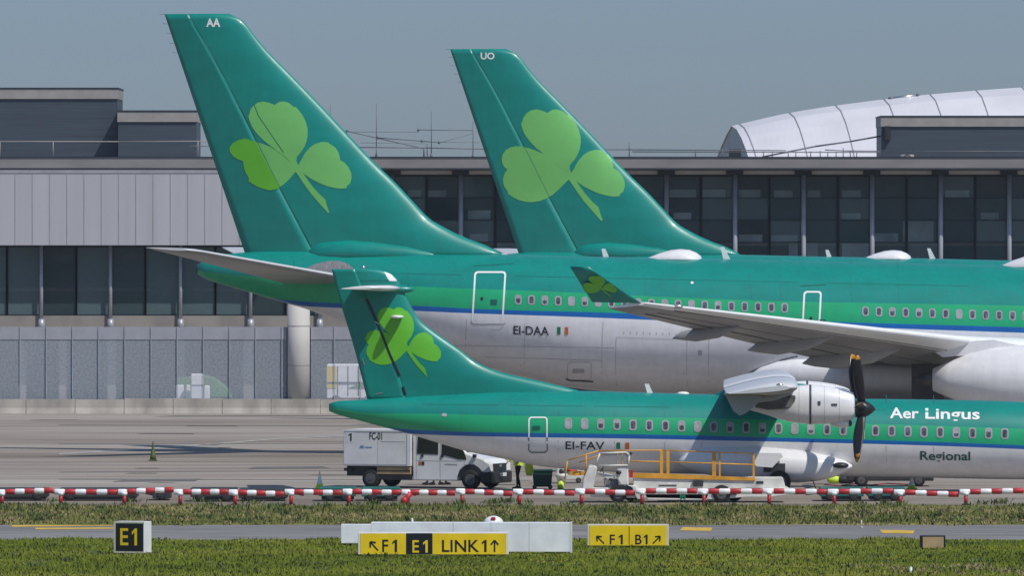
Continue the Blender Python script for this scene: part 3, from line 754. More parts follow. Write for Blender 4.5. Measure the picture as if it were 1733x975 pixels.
# things parked behind the mesh fence
YK = 436.0
def pk(px, py, Y=YK): return at(px, py, Y)
t = thing('tarped_cart', (pk(345, 0).x, YK, 0), 'green tarpaulin covered cart behind the mesh fence', 'cart')
A, B = pk(296, 672), pk(392, 672)
MB('tarp_green').prism([(A.x, YK, 0.5), (B.x, YK, 0.5), (B.x - 0.2, YK, 0.95), (pk(362, 0).x, YK, 1.55), (pk(338, 0).x, YK, 1.72), (A.x + 0.1, YK, 1.5)], (0, 1.6, 0)).build('tarpaulin', t, bevel=0.05)
MB('gse_dark').bb((A.x, YK, 0.3), (B.x, YK + 1.6, 0.49)).build('deck', t)
for x in (A.x + 0.4, B.x - 0.4):
    ty, ri = MB('rubber'), MB('rim_grey'); wheel(ty, ri, (x, YK + 0.1, 0.25), (0, 1, 0), 0.25, 0.18); q = ty.build('wheel', t); ri.build('rim', q)
for x0, x1, y0, lb in ((297, 311, 652, 'widest white plastic block in front of the green tarpaulin cart'), (314.5, 322, 652, 'narrow white block left of the grey cabinet behind the fence'), (345, 355, 653, 'white block right of the grey cabinet behind the fence')):
    q0, q1 = pk(x0, 0, 431), pk(x1, 0, 431); zt = at(0, y0, 431).z
    m = MB('crate_white').prism([(q0.x, 431, 0), (q0.x + 0.02, 431, zt), (q1.x - 0.02, 431, zt), (q1.x, 431, 0)], (0, 0.5, 0)).build('plastic_block', bevel=0.04)
    tag(m, lb, 'block', 'white blocks behind the fence')
t = thing('cabinet', (pk(334, 0, 430).x, 430, 0), 'grey upright cabinet with a pale top behind the mesh fence', 'cabinet')
q0, q1 = pk(324, 0, 430), pk(344, 0, 430)
MB('sign_grey').bb((q0.x, 430, 0), (q1.x, 430.5, 1.25)).build('body', t); MB('crate_white').bb((q0.x - 0.02, 429.95, 1.25), (q1.x + 0.02, 430.55, at(0, 633, 430).z)).build('top', t, bevel=0.05)
t = thing('container_truck', (pk(590, 0).x, YK, 0), 'white and yellow box truck behind the mesh fence beside the column', 'truck')
A, B = pk(553, 0), pk(640, 0); zt = at(0, 617, YK).z
MB('crate_white').bb((A.x, YK, 0.45), (B.x, YK + 2.2, zt)).build('box_body', t, bevel=0.05)
MB('crate_yellow').bb((A.x - 0.003, YK - 0.03, 1.0), (A.x + 0.5, YK - 0.001, zt - 0.1)).build('yellow_panel', t)
m = MB('gse_dark')
for k in range(1, 5): m.bb((A.x + 0.55 * k, YK - 0.02, 0.6), (A.x + 0.55 * k + 0.05, YK - 0.001, zt - 0.1))
m.bb((A.x, YK - 0.05, 1.25), (B.x, YK - 0.031, 1.33)); m.build('strap', t)
m = MB('tarp_green').prism([(A.x + 1.1, YK - 0.04, 1.0), (B.x, YK - 0.04, 1.0), (B.x, YK - 0.04, 1.6)], (0, 0.015, 0)); m.build('green_panel', t)
for x in (A.x + 0.5, B.x - 0.5):
    ty, ri = MB('rubber'), MB('rim_grey'); wheel(ty, ri, (x, YK + 0.12, 0.4), (0, 1, 0), 0.4, 0.22); q = ty.build('wheel', t); ri.build('rim', q)

# ------------------------------------------------------------------ thin summer haze
hz = MB(['line_white']).bb((-1450, -100, -1.0), (1450, 2450, 24.0)).build('haze')
hm = bpy.data.materials.new('haze_air'); hm.use_nodes = True; hn = hm.node_tree; hn.nodes.clear()
ho = hn.nodes.new('ShaderNodeOutputMaterial'); hv = hn.nodes.new('ShaderNodeVolumePrincipled')
hv.inputs['Color'].default_value = (0.8, 0.87, 0.95, 1); hv.inputs['Density'].default_value = 0.00008; hv.inputs['Anisotropy'].default_value = 0.2
hn.links.new(hv.outputs[0], ho.inputs['Volume']); hz.data.materials[0] = hm
tag(hz, kind='stuff', label='thin pale haze hanging over the airfield', cat='haze')

# ================================================================== AIRCRAFT
SHAM = [(548, 533), (510, 497), (460, 457), (400, 412), (340, 366), (290, 316), (250, 260), (228, 205), (223, 180), (232, 158), (240, 130), (262, 100), (295, 78), (335, 70), (375, 78),
        (405, 90), (420, 97), (435, 85), (460, 72), (490, 70), (520, 78), (550, 98), (565, 113), (578, 110), (605, 140), (635, 180), (655, 225), (668, 275), (668, 320), (660, 370), (645, 410),
        (620, 450), (588, 487), (584, 512), (595, 549), (608, 530), (626, 497), (650, 455), (685, 415), (725, 388), (775, 374), (820, 378), (850, 399), (875, 415), (898, 450), (910, 490),
        (912, 511), (945, 530), (975, 565), (995, 605), (998, 645), (985, 690), (962, 705), (958, 722), (910, 726), (860, 718), (810, 705), (760, 685), (700, 655), (650, 622), (632, 604),
        (662, 650), (702, 705), (750, 760), (800, 805), (815, 860), (832, 905), (820, 908), (750, 830), (690, 760), (640, 690), (604, 636), (578, 598)]
LEAF_A = [(540, 635), (500, 675), (455, 715), (410, 742), (360, 760), (310, 768), (260, 766), (205, 752), (160, 730), (122, 703), (125, 690), (100, 655), (90, 625), (88, 590), (100, 550), (120, 522),
          (98, 505), (82, 475), (78, 440), (88, 405), (110, 375), (145, 355), (185, 347), (230, 350), (275, 360), (330, 378), (390, 405), (440, 440), (500, 490), (544, 530)]
LEAF_B = [(530, 655), (480, 700), (440, 728), (385, 738), (320, 722), (265, 697), (222, 666), (230, 652), (205, 607), (188, 562), (184, 518), (150, 508), (110, 483), (85, 448), (82, 418), (105, 383),
          (150, 360), (195, 348), (240, 360), (275, 372), (330, 388), (390, 412), (440, 444), (500, 492), (544, 530)]
A330 = Frame(0.0, 340.0, -7.0)
mat('seam_teal', (0.003, 0.15, 0.122), rough=0.45)
mat('panel_line', (0.42, 0.42, 0.44), rough=0.5)
def lerp(a, b, t): return a + (b - a) * t

def airliner(code, label, shift, defl, full):
    fr = A330
    root = thing('jet_airliner', fr.W(0, 0, 0), label, 'airplane', 'green tailed jets parked side by side')
    top = [(335, 447), (345, 441), (380, 430.5), (437, 426), (520, 425), (620, 425.5), (700, 427), (866, 431), (1028, 434.6), (1189, 437.5), (1405, 442.5), (1567, 446), (2000, 456), (2450, 466), (2560, 480), (2640, 520), (2690, 590)]
    bot = [(335, 464), (350, 473), (382, 483), (430, 497), (466, 508), (518, 523), (578, 545), (640, 567), (700, 588), (780, 612), (860, 633), (940, 652), (1000, 660.5), (1060, 664.5), (1189, 668), (1567, 678), (2000, 690), (2450, 702), (2560, 700), (2640, 680), (2690, 615)]
    bands = [[(335, 458), (400, 466), (480, 473), (580, 479), (678, 484), (960, 495), (1081, 501), (1358, 511), (1566, 514.5), (2600, 536)],
             [(335, 490), (430, 503), (520, 511), (620, 515), (702, 517.5), (805, 523), (1030, 529.5), (1474, 547), (1566, 549.5), (2600, 580)],
             [(335, 497), (430, 510), (520, 519), (620, 523), (706, 526.5), (799, 530.5), (960, 536), (1110, 542), (1497, 555.5), (1566, 558), (2600, 590)]]
    fu = Fus(fr, top, bot, bands, 1.0)
    body = fu.build(['teal_paint', 'green_paint', 'blue_paint', 'white_paint'], root)
    q = fr.P(335, 455.5); MB('dark_metal').tube(q - fr.e1 * 0.05, q + fr.e1 * 0.1, 0.19, n=14).build('exhaust', root)
    # fin and rudder
    te = lambda y: 277.5 + (y - 22) * 0.3329
    hi = pchip([20, 26, 107, 202, 302, 388, 440], [318, 321, 368, 417, 466, 512, 539])
    st = [(y, te(y), hi(y), le) for y, le in ((22.8, 388), (25, 396), (28, 402), (33, 409), (40, 416), (60, 431), (84, 451), (130, 496), (170, 535), (220, 582), (274, 633), (310, 670), (340, 698), (373, 731), (385, 752), (397, 776), (408, 802), (417, 827), (424, 841), (429, 848), (436, 858))]
    fin = Fin(fr, st, 0.52, 0.2, defl)
    tf, rd = fin.build('teal_paint', root)
    if full:
        sham = [(370 + x / 4.432, 160 + (y - 20 if i else y) / 4.432) for i, (x, y) in enumerate(SHAM)] + [(370 + x / 4.432, 160 + (y - 20) / 4.432) for x, y in LEAF_B]
        sham[0] = (370 + 548 / 4.432, 160 + 513 / 4.432)
        tx = (349, 30.5, 373, 45)
    else:
        cv = lambda x, y: (279 + (830 + x / 4.432 - 762) * 1.17, 22 + (170 + y / 4.432 - 83) * 1.17)
        sham = [cv(x, y) for x, y in SHAM + LEAF_A]
        tx = (337.5, 29.5, 365, 43.5)
    decal('shamrock_emblem', fin, [sham], ['shamrock_faded', 'shamrock_green' if full else 'shamrock_faded'], tf, 0.012)
    text_decal('fin_lettering', fin, code, *tx, 'decal_white', tf, 0.035)
    line_decal('hinge_line', fin, [(hi(y0), y0, hi(y1), y1) for y0, y1 in ((27, 110), (110, 200), (200, 300), (300, 418))], .7, 'seam_teal', tf, 0.016)
    if full: line_decal('panel_seam', fin, [(430, 176, 437, 195), (437, 195, 480, 258)], 1.0, 'decal_dark_green', tf, 0.018)
    wk = MB('steel_thin')
    for y in (24, 40, 56, 73, 89): a = fr.P(te(y) + 1, y); wk.tube(a, a - fr.e1 * 0.22 + Vector((0, 0, 0.02)), 0.012, n=4)
    wk.build('static_wick', rd)
    # fillet fairing at the foot of the fin
    rings = []
    for px, yt, hw in ((519, 427, 0.25), (530, 416, 0.5), (546, 409, 0.7), (593, 405, 0.85), (640, 408.5, 0.85), (690, 414.5, 0.75), (730, 423, 0.6), (765, 432, 0.4)):
        a, z = fr.sz(px, yt); zb = fr.sz(px, 440)[1]
        rings.append([fr.W(a, hw * math.copysign(abs(math.cos(t)) ** 0.7, math.cos(t)), zb + (z - zb) * max(0, math.sin(t)) ** 0.55 if math.sin(t) > 0 else zb) for t in [PI * j / 14 for j in range(15)]] )
    MB('teal_paint').loft(rings).build('fin_fairing', root)
    # tailplanes
    a1, z1 = fr.sz(247, 419, 9.7); a2, z2 = fr.sz(330, 424, 9.7); a3, z3 = fr.sz(482, 480, 1.0); a4, z4 = fr.sz(612, 474, 1.0)
    for sd in (1, -1):
        wing(fr, [(0.4, a4 + 0.3, z4 - .05, a3 + 0.2, z3 - .1, 0.10), (1.0, a4, z4, a3, z3, 0.1), (9.2, lerp(a4, a2, .95), lerp(z4, z2, .95), lerp(a3, a1, .95), lerp(z3, z1, .95), 0.09), (9.7, a2 - .35, z2 + .02, a1, z1, 0.06)], ['wing_top', 'wing_grey'], 'tailplane', root, sd)
    sp = [(505, 463), (515, 456), (528, 449), (545, 444), (560, 441.5), (575, 442), (588, 446), (597, 453), (604, 470), (560, 472)]
    decal('trim_cutout', fu, [sp], 'seal_grey', root)
    # main wings, winglets, flap fairings
    D = lambda d: d
    sl1, zl1 = fr.sz(1092, 513, 28.0); sl2, zl2 = fr.sz(1567, 568, 12.2)
    st1, zt1 = fr.sz(1029, 522, 28.0); st2, zt2 = fr.sz(1330, 595, 13.0)
    LE = lambda d: (sl1 + (sl2 - sl1) * (28 - d) / 15.8, zl1 + (zl2 - zl1) * (28 - d) / 15.8)
    def TE(d):
        k = (28 - max(d, 9.5)) / 15.0; z = zt1 + (zt2 - zt1) * min((28 - d) / 15.0, 1.25 + 0.0)
        return st1 + (st2 - st1) * k - (0.25 if d < 5 else 0), z
    stw = [(d, *LE(d), *TE(d), tc) for d, tc in ((2.0, 0.13), (5, 0.125), (9.5, 0.11), (13, 0.10), (17, 0.1), (21, 0.1), (25, 0.1), (28, 0.09))]
    b1, c1 = fr.sz(1085, 513, 28.05); b2, c2 = fr.sz(1002, 511.5, 28.05); b3, c3 = fr.sz(997, 452, 29.2); b4, c4 = fr.sz(964, 451, 29.2)
    for sd in (1, -1):
        wg = wing(fr, stw, ['wing_top', 'wing_grey', 'decal_white'], 'wing', root, sd, 14, fm=lambda i, j: 2 if j < 3 or j >= 25 else (0 if j < 14 else 1))  # white leading edge, its white also painting in the sunlit nose
        for u_, r_ in ((.74, .03), (.16, .02), (.5, .014)):
            lp_ = []
            for d_, tc_ in ((26, .1), (21, .1), (17, .1), (13, .1), (9.5, .11), (6, .122)):
                (l, zl), (t_, zt) = LE(d_), TE(d_); c_ = l - t_
                lp_.append(fr.W(l - u_ * c_, sd * d_, zl + (zt - zl) * u_ - c_ * tc_ * .5 * naca(u_) * .85 - .006))
            MB('dark_metal').path(lp_, r_, n=5).build('flap_gap' if u_ > .7 else 'panel_joint', wg)
        rings = []
        for k in range(7):
            f = k / 6; dd = 28.0 + 1.15 * f; A, Z = lerp(b1, b3, f), lerp(c1, c3, f); B, Zb = lerp(b2, b4, f), lerp(c2, c4, f); n = 10
            us = [0.5 - 0.5 * math.cos(PI * j / n) for j in range(n + 1)]; T = lerp(0.1, 0.05, f)
            rings.append([fr.W(A + (B - A) * u, sd * (dd + T * naca(u) + .004), lerp(Z, Zb, u)) for u in us] + [fr.W(A + (B - A) * u, sd * (dd - T * naca(u) - .004), lerp(Z, Zb, u)) for u in us[::-1][:-1]])
        wl = MB('teal_paint').loft(rings).build('winglet', root, clean=True)
        if sd == 1:
            class WL:
                pass
            s_ = WL(); s_.fr = fr
            s_.d = lambda a, z: 28.0 + 1.15 * (z - c1) / (c3 - c1) + 0.112
            def wpx(px, py):
                a, z = fr.sz(px, py, 28.5)
                for _ in range(4): a, z = fr.sz(px, py, s_.d(a, z))
                return a, z
            s_.px = wpx
            decal('shamrock_emblem', s_, [[(940 + (450 + (x - 575) * .362) / 5.777, 440 + (280 + (y - 575) * .245) / 5.777) for x, y in SHAM + LEAF_A]], 'shamrock_green', wl, 0.012, cell=0)
        for d, L, R in ((21.0, 2.6, 0.2), (16.0, 3.4, 0.27), (11.2, 4.0, 0.33)):
            (l, zl), (t_, zt) = LE(d), TE(d); ring = []
            for f, r in ((0, 0.05), (0.12, 0.6), (0.35, 1.0), (0.7, 0.95), (1.0, 0.15)):
                a = t_ - (0.8 if d > 20 else 0.15) + L * f; z = zt + (zl - zt) * (a - t_) / (l - t_) - 0.16 - 0.1 * math.sin(PI * f) - (0.1 if f == 0 else 0)
                ring.append([fr.W(a, sd * d + R * 0.6 * r * math.cos(2 * PI * j / 12), z + R * r * 1.3 * math.sin(2 * PI * j / 12)) for j in range(12)])
            MB('wing_grey').loft(ring).build('flap_fairing', wg)
        lz = LE(26.3); q = fr.W(lz[0] + .02, sd * 26.3, lz[1]); MB('bare_metal').ell(q, (0.22, 0.1, 0.09), n=10, k=6).build('landing_lamp', wg)
        # engine under the wing
        (l, zl) = LE(9.4); ez = zl - 1.55; ring = []; inner = []
        for a, r in ((-1.6, 0.45), (-0.9, 0.75), (-0.2, 1.05), (0.9, 1.3), (2.2, 1.38), (3.4, 1.34), (3.9, 1.22)):
            ring.append([fr.W(l + a, sd * 9.4 + r * math.cos(2 * PI * j / 28), ez + r * math.sin(2 * PI * j / 28)) for j in range(28)])
        en = MB('white_paint').loft(ring).build('engine', root)
        MB('dark_metal').tube(fr.W(l - 2.3, sd * 9.4, ez), fr.W(l - 1.5, sd * 9.4, ez), 0.15, 0.4, 16).build('exhaust_cone', en)
        MB('dark_metal').tube(fr.W(l + 3.88, sd * 9.4, ez), fr.W(l + 3.95, sd * 9.4, ez), 1.12, n=24).build('intake', en)
        MB('white_paint').prism([fr.W(l - 1.2, sd * 9.4 - .15, ez + 0.9), fr.W(l + 2.6, sd * 9.4 - .15, ez + 1.2), fr.W(l + 0.8, sd * 9.4 - .15, zl + .05), fr.W(l - 2.0, sd * 9.4 - .15, zl - 0.15)], fr.e2 * 0.3).build('pylon', en)
        # main gear
        g = fr.W(17.6, sd * 5.2, 0); gm = MB('bare_metal').tube(g + Vector((0, 0, 0.7)), g + Vector((0, 0, 3.9)), 0.17, n=12)
        gm.tube(g + fr.e1 * 0.8 + Vector((0, 0, .7)), g - fr.e1 * 0.8 + Vector((0, 0, .7)), 0.14, n=10); gg = gm.build('landing_gear', root)
        for u in (-0.8, 0.8):
            for v in (-0.55, 0.55):
                ty, ri = MB('rubber'), MB('rim_grey'); wheel(ty, ri, g + fr.e1 * u + fr.e2 * v + Vector((0, 0, .7)), fr.e2, 0.7, 0.45); t = ty.build('wheel', gg); ri.build('rim', t)
        MB('dark_metal').box(g + fr.e2 * sd * 0.35 + Vector((0, 0, 2.9)), (1.3, 0.05, 1.9), rz=math.radians(-7)).build('gear_door', root)
    # belly fairing
    rings = []
    for px, yc, h, hw in ((1253, 647, 3, 1.9), (1264, 643, 14, 2.25), (1285, 638, 24, 2.58), (1315, 635, 32, 2.85), (1350, 634, 33, 3.05), (1450, 637, 33, 3.12), (1900, 648, 34, 3.12), (2100, 655, 30, 2.9), (2180, 657, 6, 1.8)):
        a, z = fr.sz(px, yc, 2.9); hz = h / 41.3; p = 0.62
        rings.append([fr.W(a, hw * math.copysign(abs(math.cos(t)) ** p, math.cos(t)), z + hz * math.copysign(abs(math.sin(t)) ** p, math.sin(t))) for t in [2 * PI * j / 40 for j in range(40)]])
    MB('white_paint').loft(rings).build('belly_fairing', root, clean=True)
    if full: line_decal('fairing_seam', fu, [(1249, 655, 1252, 646), (1252, 646, 1260, 637), (1260, 637, 1276, 628), (1276, 628, 1300, 618), (1300, 618, 1325, 609.5), (1325, 609.5, 1350, 603.5)], 1.8, 'dark_metal', root, 0.03)
    # roof antennas and radomes
    for poly in ([(1018, 421), (1024, 421), (1031, 437), (1021, 437)], [(1219, 418), (1225, 418), (1237, 442), (1225, 442)]):
        MB('decal_white').prism([fr.P(x, y, 0.04) for x, y in poly], fr.e2 * -0.08).build('antenna', root)
    def dome(x0, x1, yt, yb):
        rings = []
        for f, h in ((0, 0.02), (0.1, 0.25), (0.25, 0.58), (0.45, 0.9), (0.62, 1.0), (0.78, 0.92), (0.9, 0.65), (0.97, 0.35), (1, 0.05)):
            a, zb = fr.sz(lerp(x0, x1, f), yb); zt = fr.sz(x0, yt)[1]; H = (zt - zb) * h
            rings.append([fr.W(a, 0.75 * math.sqrt(h) * math.cos(t), zb - 0.06 + max(0, math.sin(t)) * (H + .06)) for t in [PI * j / 16 for j in range(17)]])
        MB('white_paint').loft(rings).build('radome', root)
    dome(1092, 1188, 421.5, 438.5); dome(1690, 1790, 432, 452)
    # markings
    if full:
        rnd = random.Random(5)
        for k in range(21):
            x = 877 + 22.55 * k; win_decal(fu, x, 507.2 + (x - 877) * .031, 11.5, 16.5, rnd.choice((0, 0, 0, 0, .3, .5, 1)), root)
        for k in range(13):
            x = 1465 + 22.6 * k; win_decal(fu, x, 527 + (x - 1465) * .03, 11.5, 16.5, rnd.choice((0, 0, 0, 0, .35, 1)), root)
    for (x0, y0, x1, y1, sk_) in ((803, 459, 857, 548, -0.06), (1360, 492.5, 1391, 575, -0.05)):
        o, i = rrect(x0, y0, x1, y1, 6), rrect(x0 + 3, y0 + 3, x1 - 3, y1 - 3, 4)
        dr = outline('door', fu, skew(o, x0, y0, sk_), skew(i, x0, y0, sk_), 'decal_white', root)
        zx = [(x0 + 12.5 + 2.6 * math.cos(t), y0 + 46.5 + 3 * math.sin(t)) for t in [2 * PI * j / 10 for j in range(10)]]
        decal('door_window', fu, [zx], 'decal_black', dr, 0.016, cell=0)
        decal('door_handle', fu, [rrect(x0 + 27, y0 + 48, x0 + 38, y0 + 57, 1)], 'panel_line_teal', dr, 0.016, cell=0)
    decal('door_sill', fu, [[(797, 545), (800, 547.5), (850, 549.5), (855, 546), (855, 548.5), (851, 551.5), (800, 550), (797, 547.5)]], 'panel_line', root, 0.03)
    line_decal('panel_seam', fu, [(801, 450, 835, 448.5), (835, 448.5, 870, 445.8), (1354, 484, 1398, 481.5), (498, 452, 497, 428)], 1.2, 'panel_line_teal', root)
    if full:
        line_decal('frame_seam', fu, [(x, 438 + .0 * x, x + 2, 484 + (x - 678) * .035) for x in (690, 760, 930, 1010, 1090, 1270, 1320, 1440, 1520)], .7, 'seam_teal', root, 0.009)
        line_decal('lap_seam', fu, [(x, 462 + (x - 640) * .022, x + 120, 464.6 + (x - 640) * .022) for x in (660, 870, 990, 1110, 1230, 1400, 1520)], .7, 'seam_teal', root, 0.009)
        line_decal('lap_seam', fu, [(x, 604 + (x - 800) * .03, x + 118, 607.5 + (x - 800) * .03) for x in (820, 900)], .7, 'panel_line', root, 0.009)
    pl = [(1043, 571, 1163, 575), (1043, 571, 1044, 654), (1163, 575, 1164, 656), (1202, 548, 1201, 662), (790, 540, 789, 606), (888, 548, 890, 632), (1021, 545, 1023, 660), (760, 585, 1040, 589)]
    line_decal('panel_line', fu, pl, 0.7, 'panel_line', root)
    line_decal('rivet_ticks', fu, [(1056 + 11 * k, 561 + .3 * k, 1056 + 11 * k, 565 + .3 * k) for k in range(10)], 1.0, 'panel_line', root)
    o, i = rrect(960, 613, 1001, 644, 5), rrect(960.8, 613.8, 1000.2, 643.2, 4.5); outline('cargo_hatch', fu, o, i, 'panel_line', root)
    line_decal('hatch_sill', fu, [(958, 642, 964, 644.5), (964, 644.5, 1004, 646.5)], 2.2, 'dark_metal', root, 0.03)
    decal('service_panel', fu, [rrect(969, 625, 989, 632, 1)], 'panel_line', root, cell=0)
    decal('service_panel', fu, [rrect(1181, 593, 1188, 602, 1)], 'panel_line', root, cell=0)
    decal('beacon_lamp', fu, [[(1171.5 + 2.6 * math.cos(t), 478.5 + 2.2 * math.sin(t)) for t in [2 * PI * j / 10 for j in range(10)]]], 'decal_white', root, 0.02, cell=0)
    if full:
        text_decal('registration_lettering', fu, 'EI-DAA', 869, 551.5, 929, 566.5, 'decal_black', root, 0.012, ky=0.03)
        decal('flag_marking', fu, [rrect(943, 553.5, 948.7, 566.5, .3)], 'flag_green', root); decal('flag_marking', fu, [rrect(956, 554, 961.7, 567, .3)], 'flag_orange', root)
    root.location = root.location + Vector(shift)
    return root

airliner('AA', 'big jet with AA on its green tail, nearest of the two big jets', (0, 0, 0), 5.0, True)
airliner('UO', 'big jet with UO on its green tail, parked behind the other jet', (11.45, 58.0, -0.12), 0.0, False)

# ------------------------------------------------------------------ turboprop
ATR = Frame(8.5, 290.0, -1.3)
fr = ATR
mat('exhaust_shade_grey', (0.13, 0.128, 0.122), 0.6, 0.25, 2.0)  # dark grey for the exhaust side, with the wing's shade put into it
tp = thing('turboprop_airliner', fr.W(0, 0, 0), 'green and white propeller airliner standing in front of the big jets', 'airplane')
top = [(558, 683), (563, 680), (600, 677.5), (640, 675), (700, 671), (735, 669), (800, 665), (865, 662.5), (981, 662), (1093, 665), (1171, 667), (1300, 670.5), (1440, 675), (1567, 676.5), (1740, 681), (1800, 694), (1840, 715), (1862, 748)]
bot = [(558, 697), (566, 700.5), (600, 710), (640, 721), (686, 733), (735, 748), (793, 765), (865, 779.5), (908, 788.5), (980, 796), (1060, 800), (1200, 803), (1460, 807), (1566, 809), (1740, 812), (1800, 808), (1840, 798), (1862, 758)]
bands = [[(558, 688.5), (620, 699), (753, 701), (891, 704.5), (1197, 708.5), (1370, 714), (1474, 718), (1566, 720.5), (1862, 730)],
         [(558, 712), (640, 724), (683, 727), (793, 731.5), (1070, 735.5), (1370, 742.5), (1566, 748), (1862, 758)],
         [(558, 717), (640, 730.5), (692, 735), (793, 738.5), (1070, 743), (1370, 749.3), (1566, 754.5), (1862, 765)]]
fu = Fus(fr, top, bot, bands, 1.0, 0.3)
fu.build(['teal_paint', 'green_paint', 'blue_paint', 'white_paint'], tp)
q = fr.P(558, 690); MB('dark_metal').tube(q - fr.e1 * 0.02, q + fr.e1 * 0.1, 0.13, n=12).build('tail_lamp', tp)
hi = pchip([440, 477, 506.5, 546, 597.5, 637, 669, 690], [594, 610, 621, 638.5, 658.5, 676.5, 685.5, 694])
te = pchip([450, 457, 516, 583, 672.6, 690], [560, 561.5, 577, 597.5, 620.5, 625])
fin = Fin(fr, [(y, te(y), hi(y), le) for y, le in ((455.5, 640), (458, 649), (463, 662.5), (472, 671.5), (503, 687.7), (536, 707), (547, 716.5), (563, 737), (592.6, 779), (614, 808), (631, 851), (644, 908), (655, 955), (663, 985), (676, 1020))], 0.26, 0.15, 2.0)
tf, rd = fin.build('teal_paint', tp)
mp = lambda x, y: (540 + (600 + (x - 575) * .566) / 4.0625, 440 + (613 + (y - 575) * .57) / 4.0625)
decal('shamrock_emblem', fin, [[mp(x, y) for x, y in SHAM + LEAF_A]], 'shamrock_green', tf, 0.01)
line_decal('hinge_gap', fin, [(hi(y0), y0, hi(y1), y1) for y0, y1 in ((506, 530), (530, 560), (560, 600), (600, 637))] + [(681.5, 655, 686, 669)], 4.2, 'decal_black', tf, 0.016)
decal('fin_cap', fin, [[(650.5, 460), (662, 464.5), (670.5, 473), (672, 476), (659, 475.5), (655, 470), (652, 463)]], 'decal_white', tf, 0.012, cell=0.15)
line_decal('panel_seam', fin, [(610, 476, 640, 475), (640, 475, 671, 476)], 0.9, 'panel_line_teal', tf, 0.014)
line_decal('tab_fitting', fin, [(613.5, 607, 617, 618), (634, 544.5, 641, 548), (636, 667.5, 648, 665)], 2.0, 'bare_metal', rd, 0.02)
MB('bare_metal').ell(fr.P(615, 454), (0.06, 0.06, 0.1), n=8, k=6).build('fin_beacon', tf)
# T-tail
t1, zt1 = fr.sz(577, 488.5, 3.6); l1, zl1 = fr.sz(638, 487.5, 3.6); t0, zt0 = fr.sz(597, 489, 0); l0, zl0 = fr.sz(679, 488.5, 0)
for sd in (1, -1):
    wing(fr, [(0.0, l0, zl0, t0, zt0, 0.12), (1.0, lerp(l0, l1, .2), lerp(zl0, zl1, .27), lerp(t0, t1, .27), lerp(zt0, zt1, .27), 0.12), (3.4, l1 + .1, zl1, t1 + .03, zt1, 0.11), (3.62, l1 - .15, zl1, t1, zt1 - .01, 0.06)], ['white_paint', 'white_paint'], 'tailplane', tp, sd)
MB(['white_paint', 'decal_black']).ell(fr.P(672, 536.5, 0.45), (0.24, 0.42, 0.07), n=16, k=8).build('strake', tf)
q = fr.P(666, 490, 0); MB('teal_paint').ell(q, (0.75, 0.24, 0.17), n=16, k=10).build('tail_bullet', tf)
